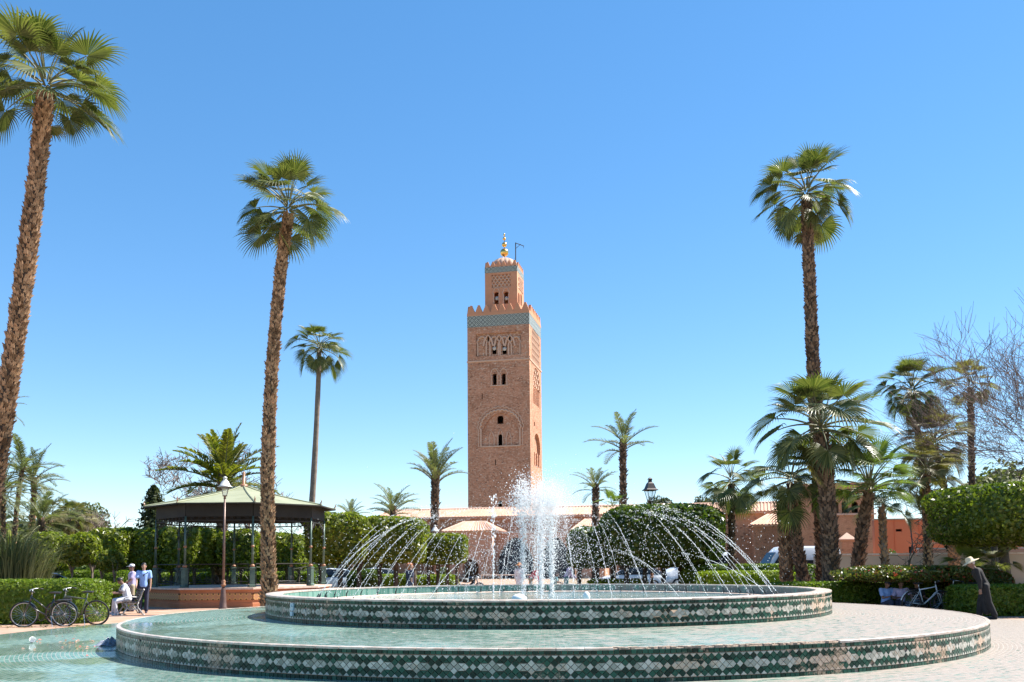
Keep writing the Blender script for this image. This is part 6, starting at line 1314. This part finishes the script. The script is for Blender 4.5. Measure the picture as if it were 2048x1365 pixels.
    for i in (0, 1):
        an = leg[i][2]; c = MB(); cap(c, an + Vector((0, .035, -.035 * k)), an + Vector((0, -.16 * k, -.05 * k)), .044 * k, .036 * k); cap(c, an + Vector((0, .02, 0)), an + Vector((0, .03, -.04 * k)), .045 * k, .044 * k); remesh(c, 'shoe', .014, CM[shoes], t, 1)
    if hair:
        c = MB(); c.ball(hc + hd_ax * .035 * k - hfw * .012 * k, (.086 * k, .100 * k, .100 * k), 16, 10)
        if hair in ('hair_r',): c.ball(hc - hd_ax * .03 * k - hfw * .05 * k, (.085 * k, .07 * k, .13 * k), 12, 8); c.ball(hc + hd_ax * .06 * k - hfw * .1 * k, (.06, .06, .06), 12, 8)
        V = [v for v in c.v]; o = c.build('hair', M[hair], t, True); bm = bmesh.new(); bm.from_mesh(o.data); pl = hc + hfw * .055 * k + hd_ax * .03 * k; nn = (hfw * .85 - hd_ax * .5).normalized(); bmesh.ops.bisect_plane(bm, geom=bm.verts[:] + bm.edges[:] + bm.faces[:], plane_co=pl, plane_no=nn, clear_outer=True); bm.to_mesh(o.data); bm.free()
    if hat:
        hb = hc + hd_ax * .075 * k; o = MB().lathe([(.0, .12), (.07, .118), (.10, .09), (.112, .015), (.13, .0), (.24, -.025), (.245, -.035), (.12, -.012), (.10, -.01)], 20).build('hat', CM[hat], t, True, hb); o.rotation_euler = (R_(lean + head), 0, 0)
    if cap_:
        hb = hc + hd_ax * .05 * k; o = MB().lathe([(.0, .085), (.06, .078), (.09, .05), (.10, .0), (.095, -.01)], 18).add([(-.07, -.07, .005), (.07, -.07, .005), (.05, -.19, -.005), (-.05, -.19, -.005), (-.07, -.07, -.006), (.07, -.07, -.006), (.05, -.19, -.014), (-.05, -.19, -.014)], [(3, 2, 1, 0), (4, 5, 6, 7), (0, 1, 5, 4), (1, 2, 6, 5), (2, 3, 7, 6), (3, 0, 4, 7)]).build('cap', CM[cap_], t, True, hb); o.rotation_euler = (R_(lean + head), 0, 0)
    if bag:
        o = MB(); q0 = nk - ax * .02 + Vector((.13, 0, 0)); q1 = pel + Vector((-.17, .05, .05)); o.tube([q0 - fw * .10, nk - ax * .25 + Vector((0, 0, 0)) - fw * .17, q1], .016, 5).tube([q0 - fw * .10, q0 + fw * .09 - ax * .03, ch + fw * .165, q1], .016, 5); s = o.build('bag_strap', CM[bag], t); bb = MB().box(q1 + Vector((-.05, .06, -.06)), (.10, .26, .22)).build('shoulder_bag', CM[bag], t); bevel(bb, .03, 2)
    return t
GP = lambda px, D, z=0.0: GX(px, D) + Vector((0, 0, z))
person('man in sky blue shirt standing behind the park bench', GP(286, 32.9), R_(20), 1.74, 'sky', 'navy', 'hair_d', 'skin', sh=(22, 5), el=(20, 12), lean=3, bag='navy')
person('person in lavender top with pale cap standing behind the blue shirted man', GP(263, 34.2), R_(-60), 1.70, 'lavender', 'khaki', 'hair_d', 'skin_d', cap_='white', sh=(10, 20), el=(30, 40))
person('person all in white sitting on the park bench with bowed head', Vector((bn.location.x - .08, bn.location.y - .1, 0)), R_(-62), 1.66, 'white', 'white', 'hair_d', 'skin_d', lean=16, head=22, hip=(84, 78), knee=(80, 86), sh=(45, 38), el=(60, 65), seat=.46, bag='navy', shoes='white')
person('stooping walker in long black robe and straw hat beside the dark hedge', GP(1972, 25.6), R_(-112), 1.70, 'black', 'black', 'hair_g', 'skin_d', lean=24, head=2, robe=True, hat='straw', hip=(14, -10), knee=(8, 8), sh=(6, 10), el=(8, 14), shoes='black')
person('seated man in pale blue shirt and dark cap, left of the two in the shade', GP(1772, 29.3), R_(14), 1.70, 'sky', 'navy', 'hair_d', 'skin_d', lean=6, head=12, hip=(108, 104), knee=(104, 108), sh=(35, 30), el=(70, 72), seat=.16, cap_='navy', shoes='black')
person('seated man in lavender shirt, right of the two in the shade', GP(1802, 29.3), R_(-10), 1.68, 'lavender', 'navy', 'hair_d', 'skin_d', lean=8, head=8, hip=(108, 102), knee=(100, 106), sh=(30, 60), el=(66, 40), seat=.16, shoes='black', abd=18)
person('dark clothed person sitting deep in the hedge shade right of the two men', GP(1832, 29.6), R_(5), 1.66, 'black', 'black', 'hair_g', 'skin', lean=6, head=10, hip=(108, 104), knee=(104, 106), sh=(30, 30), el=(60, 60), seat=.16, shoes='black')
sb = thing('stone_bench', 'low stone ledge in the hedge shade under the seated men', 'bench', GX(1803, 29.4)); MB().box((0, .06, .13), (1.2, .42, .07)).build('seat', M['beige'], sb)
for x in (-.45, .45): MB().box((x, .06, .045), (.2, .36, .10)).build('leg', M['beige'], sb)
person('red haired woman in navy top with shoulder bag behind the basin rim', GP(820, 34.5), R_(118), 1.68, 'navy', 'khaki', 'hair_r', 'skin', bag='navy', hip=(12, -10), knee=(4, 14), sh=(-8, 10), el=(12, 16))
person('person in orange headscarf and pale robe on the plaza left of the plume', GP(1039, 48), R_(170), 1.62, 'white', 'white', None, 'skin_d', robe=True, hat='orange')
person('person in bright red jacket bending forward behind the plume', GP(1062, 47), R_(100), 1.62, 'red', 'khaki', 'hair_d', 'skin_d', lean=38, head=-15, sh=(40, 50), el=(20, 10), long_=True)
person('person in lavender shirt bent over a pushchair right of the plume', GP(1133, 47), R_(105), 1.70, 'lavender', 'teal', 'hair_d', 'skin', lean=26, head=8, sh=(40, 45), el=(25, 20), cap_='white', long_=True)
person('person in teal top crouching on the plaza right of the plume', GP(1108, 49), R_(80), 1.60, 'teal', 'red', 'hair_d', 'skin_d', lean=14, hip=(70, 60), knee=(95, 88), sh=(40, 40), el=(50, 50), seat=.38)
person('person in black and yellow top sitting on the beige wall before the orange wall', GP(1821, 55.3), R_(180), 1.64, 'orange', 'black', 'hair_d', 'skin_d', sh=(20, 20), el=(50, 50))
person('dark haired person half hidden by the hedge left of the stout palms', GP(1536, 31.5), R_(-70), 1.25, 'navy', 'navy', 'hair_d', 'skin', sh=(20, 20), el=(40, 40), hip=(70, 70), knee=(95, 95), seat=.36)

# ------------------------------------------------------------------ litter on the tiles
cp = thing('plastic_cup', 'crushed white plastic cup lying on the wet tiles at left', 'cup', GX(64, 20.0)); o = MB().lathe([(.0, 0), (.07, .0), (.10, .13), (.11, .14), (.095, .125), (.06, .01)], 14).build('cup', M['white_plastic'], cp, True); o.rotation_euler = (1.0, .3, .4); o.location = (0, 0, .05); o.scale = (.62, .62, .62)
M['petal'] = leafmat('petal', (.45, .06, .05), (.75, .40, .32), .2, .6, 3, .3); g = np.random.default_rng(3); P = []
for i in range(70):
    px, py = g.normal(165, 42), g.normal(1288, 9)
    if 1268 < py < 1312 and px < 225: q = GX(px, 2960 / (py + .008 * (px - 1024) - 1130)); P.append((q.x, q.y, .02))
P = np.array(P); V, Q = leaf_quads(P, np.array([[0, 0, 1.]]) + g.normal(0, .25, (len(P), 3)), .035, g); tag(link('petals', npmesh('petals', V, [Q], [M['petal']])), 'scattered red and pink petals on the wet tiles at left', 'petals', kind='stuff')
M['film'] = varied('grey_plastic_film', (.10, .11, .14), (.30, .32, .37), 4, .18, .8, 9, bdist=.04)
sp_ = GX(219, 19.4); rs = random.Random(6); n = 12; vs = []; fs = []
for j in range(n):
    for i in range(n):
        u, v = i / (n - 1) - .5, j / (n - 1) - .5; vs.append((u * .42, v * .7, max(.004, (.15 - .5 * (u * u + v * v)) * rs.uniform(.3, 1.2))))
for j in range(n - 1):
    for i in range(n - 1): fs.append((j * n + i, j * n + i + 1, (j + 1) * n + i + 1, (j + 1) * n + i))
tag(MB().add(vs, fs).build('plastic_sheet', M['film'], None, False, (sp_.x, sp_.y, .01)), 'crumpled grey plastic sheet against the left foot of the fountain', 'plastic sheet')
def weed(label, px, py, s, seed):
    D = 2960 / (py + .008 * (px - 1024) - 1130); q = GX(px, D); g = np.random.default_rng(seed); n = 60; P = np.stack([q.x + g.normal(0, s, n), q.y + g.normal(0, s * .5, n), .02 + np.abs(g.normal(0, s * .5, n))], 1); V, Q = leaf_quads(P - np.array([[q.x, q.y, 0]]), unit(g, n), .03, g)
    tag(link('weed_tuft', npmesh('weed_tuft', V, [Q], [M['bright_box']]), None, (q.x, q.y, 0)), label, 'weed')
weed('green weed tuft at the right foot of the fountain wall', 1928, 1304, .07, 1); weed('smaller weed tuft right of the green one at the fountain foot', 1950, 1294, .04, 2); weed('tiny weed tuft left of the green one at the fountain foot', 1868, 1317, .03, 3)
g = np.random.default_rng(12); n = 160; px = g.uniform(0, 200, n); P = []
for x_ in px: q = GX(x_, g.uniform(25.1, 26.2)); P.append((q.x, q.y, .015))
V, Q = leaf_quads(np.array(P), np.array([[0, 0, 1.]]) + g.normal(0, .3, (n, 3)), .035, g); tag(link('fallen_leaves', npmesh('fallen_leaves', V, [Q], [M['fan_dry']])), kind='stuff')
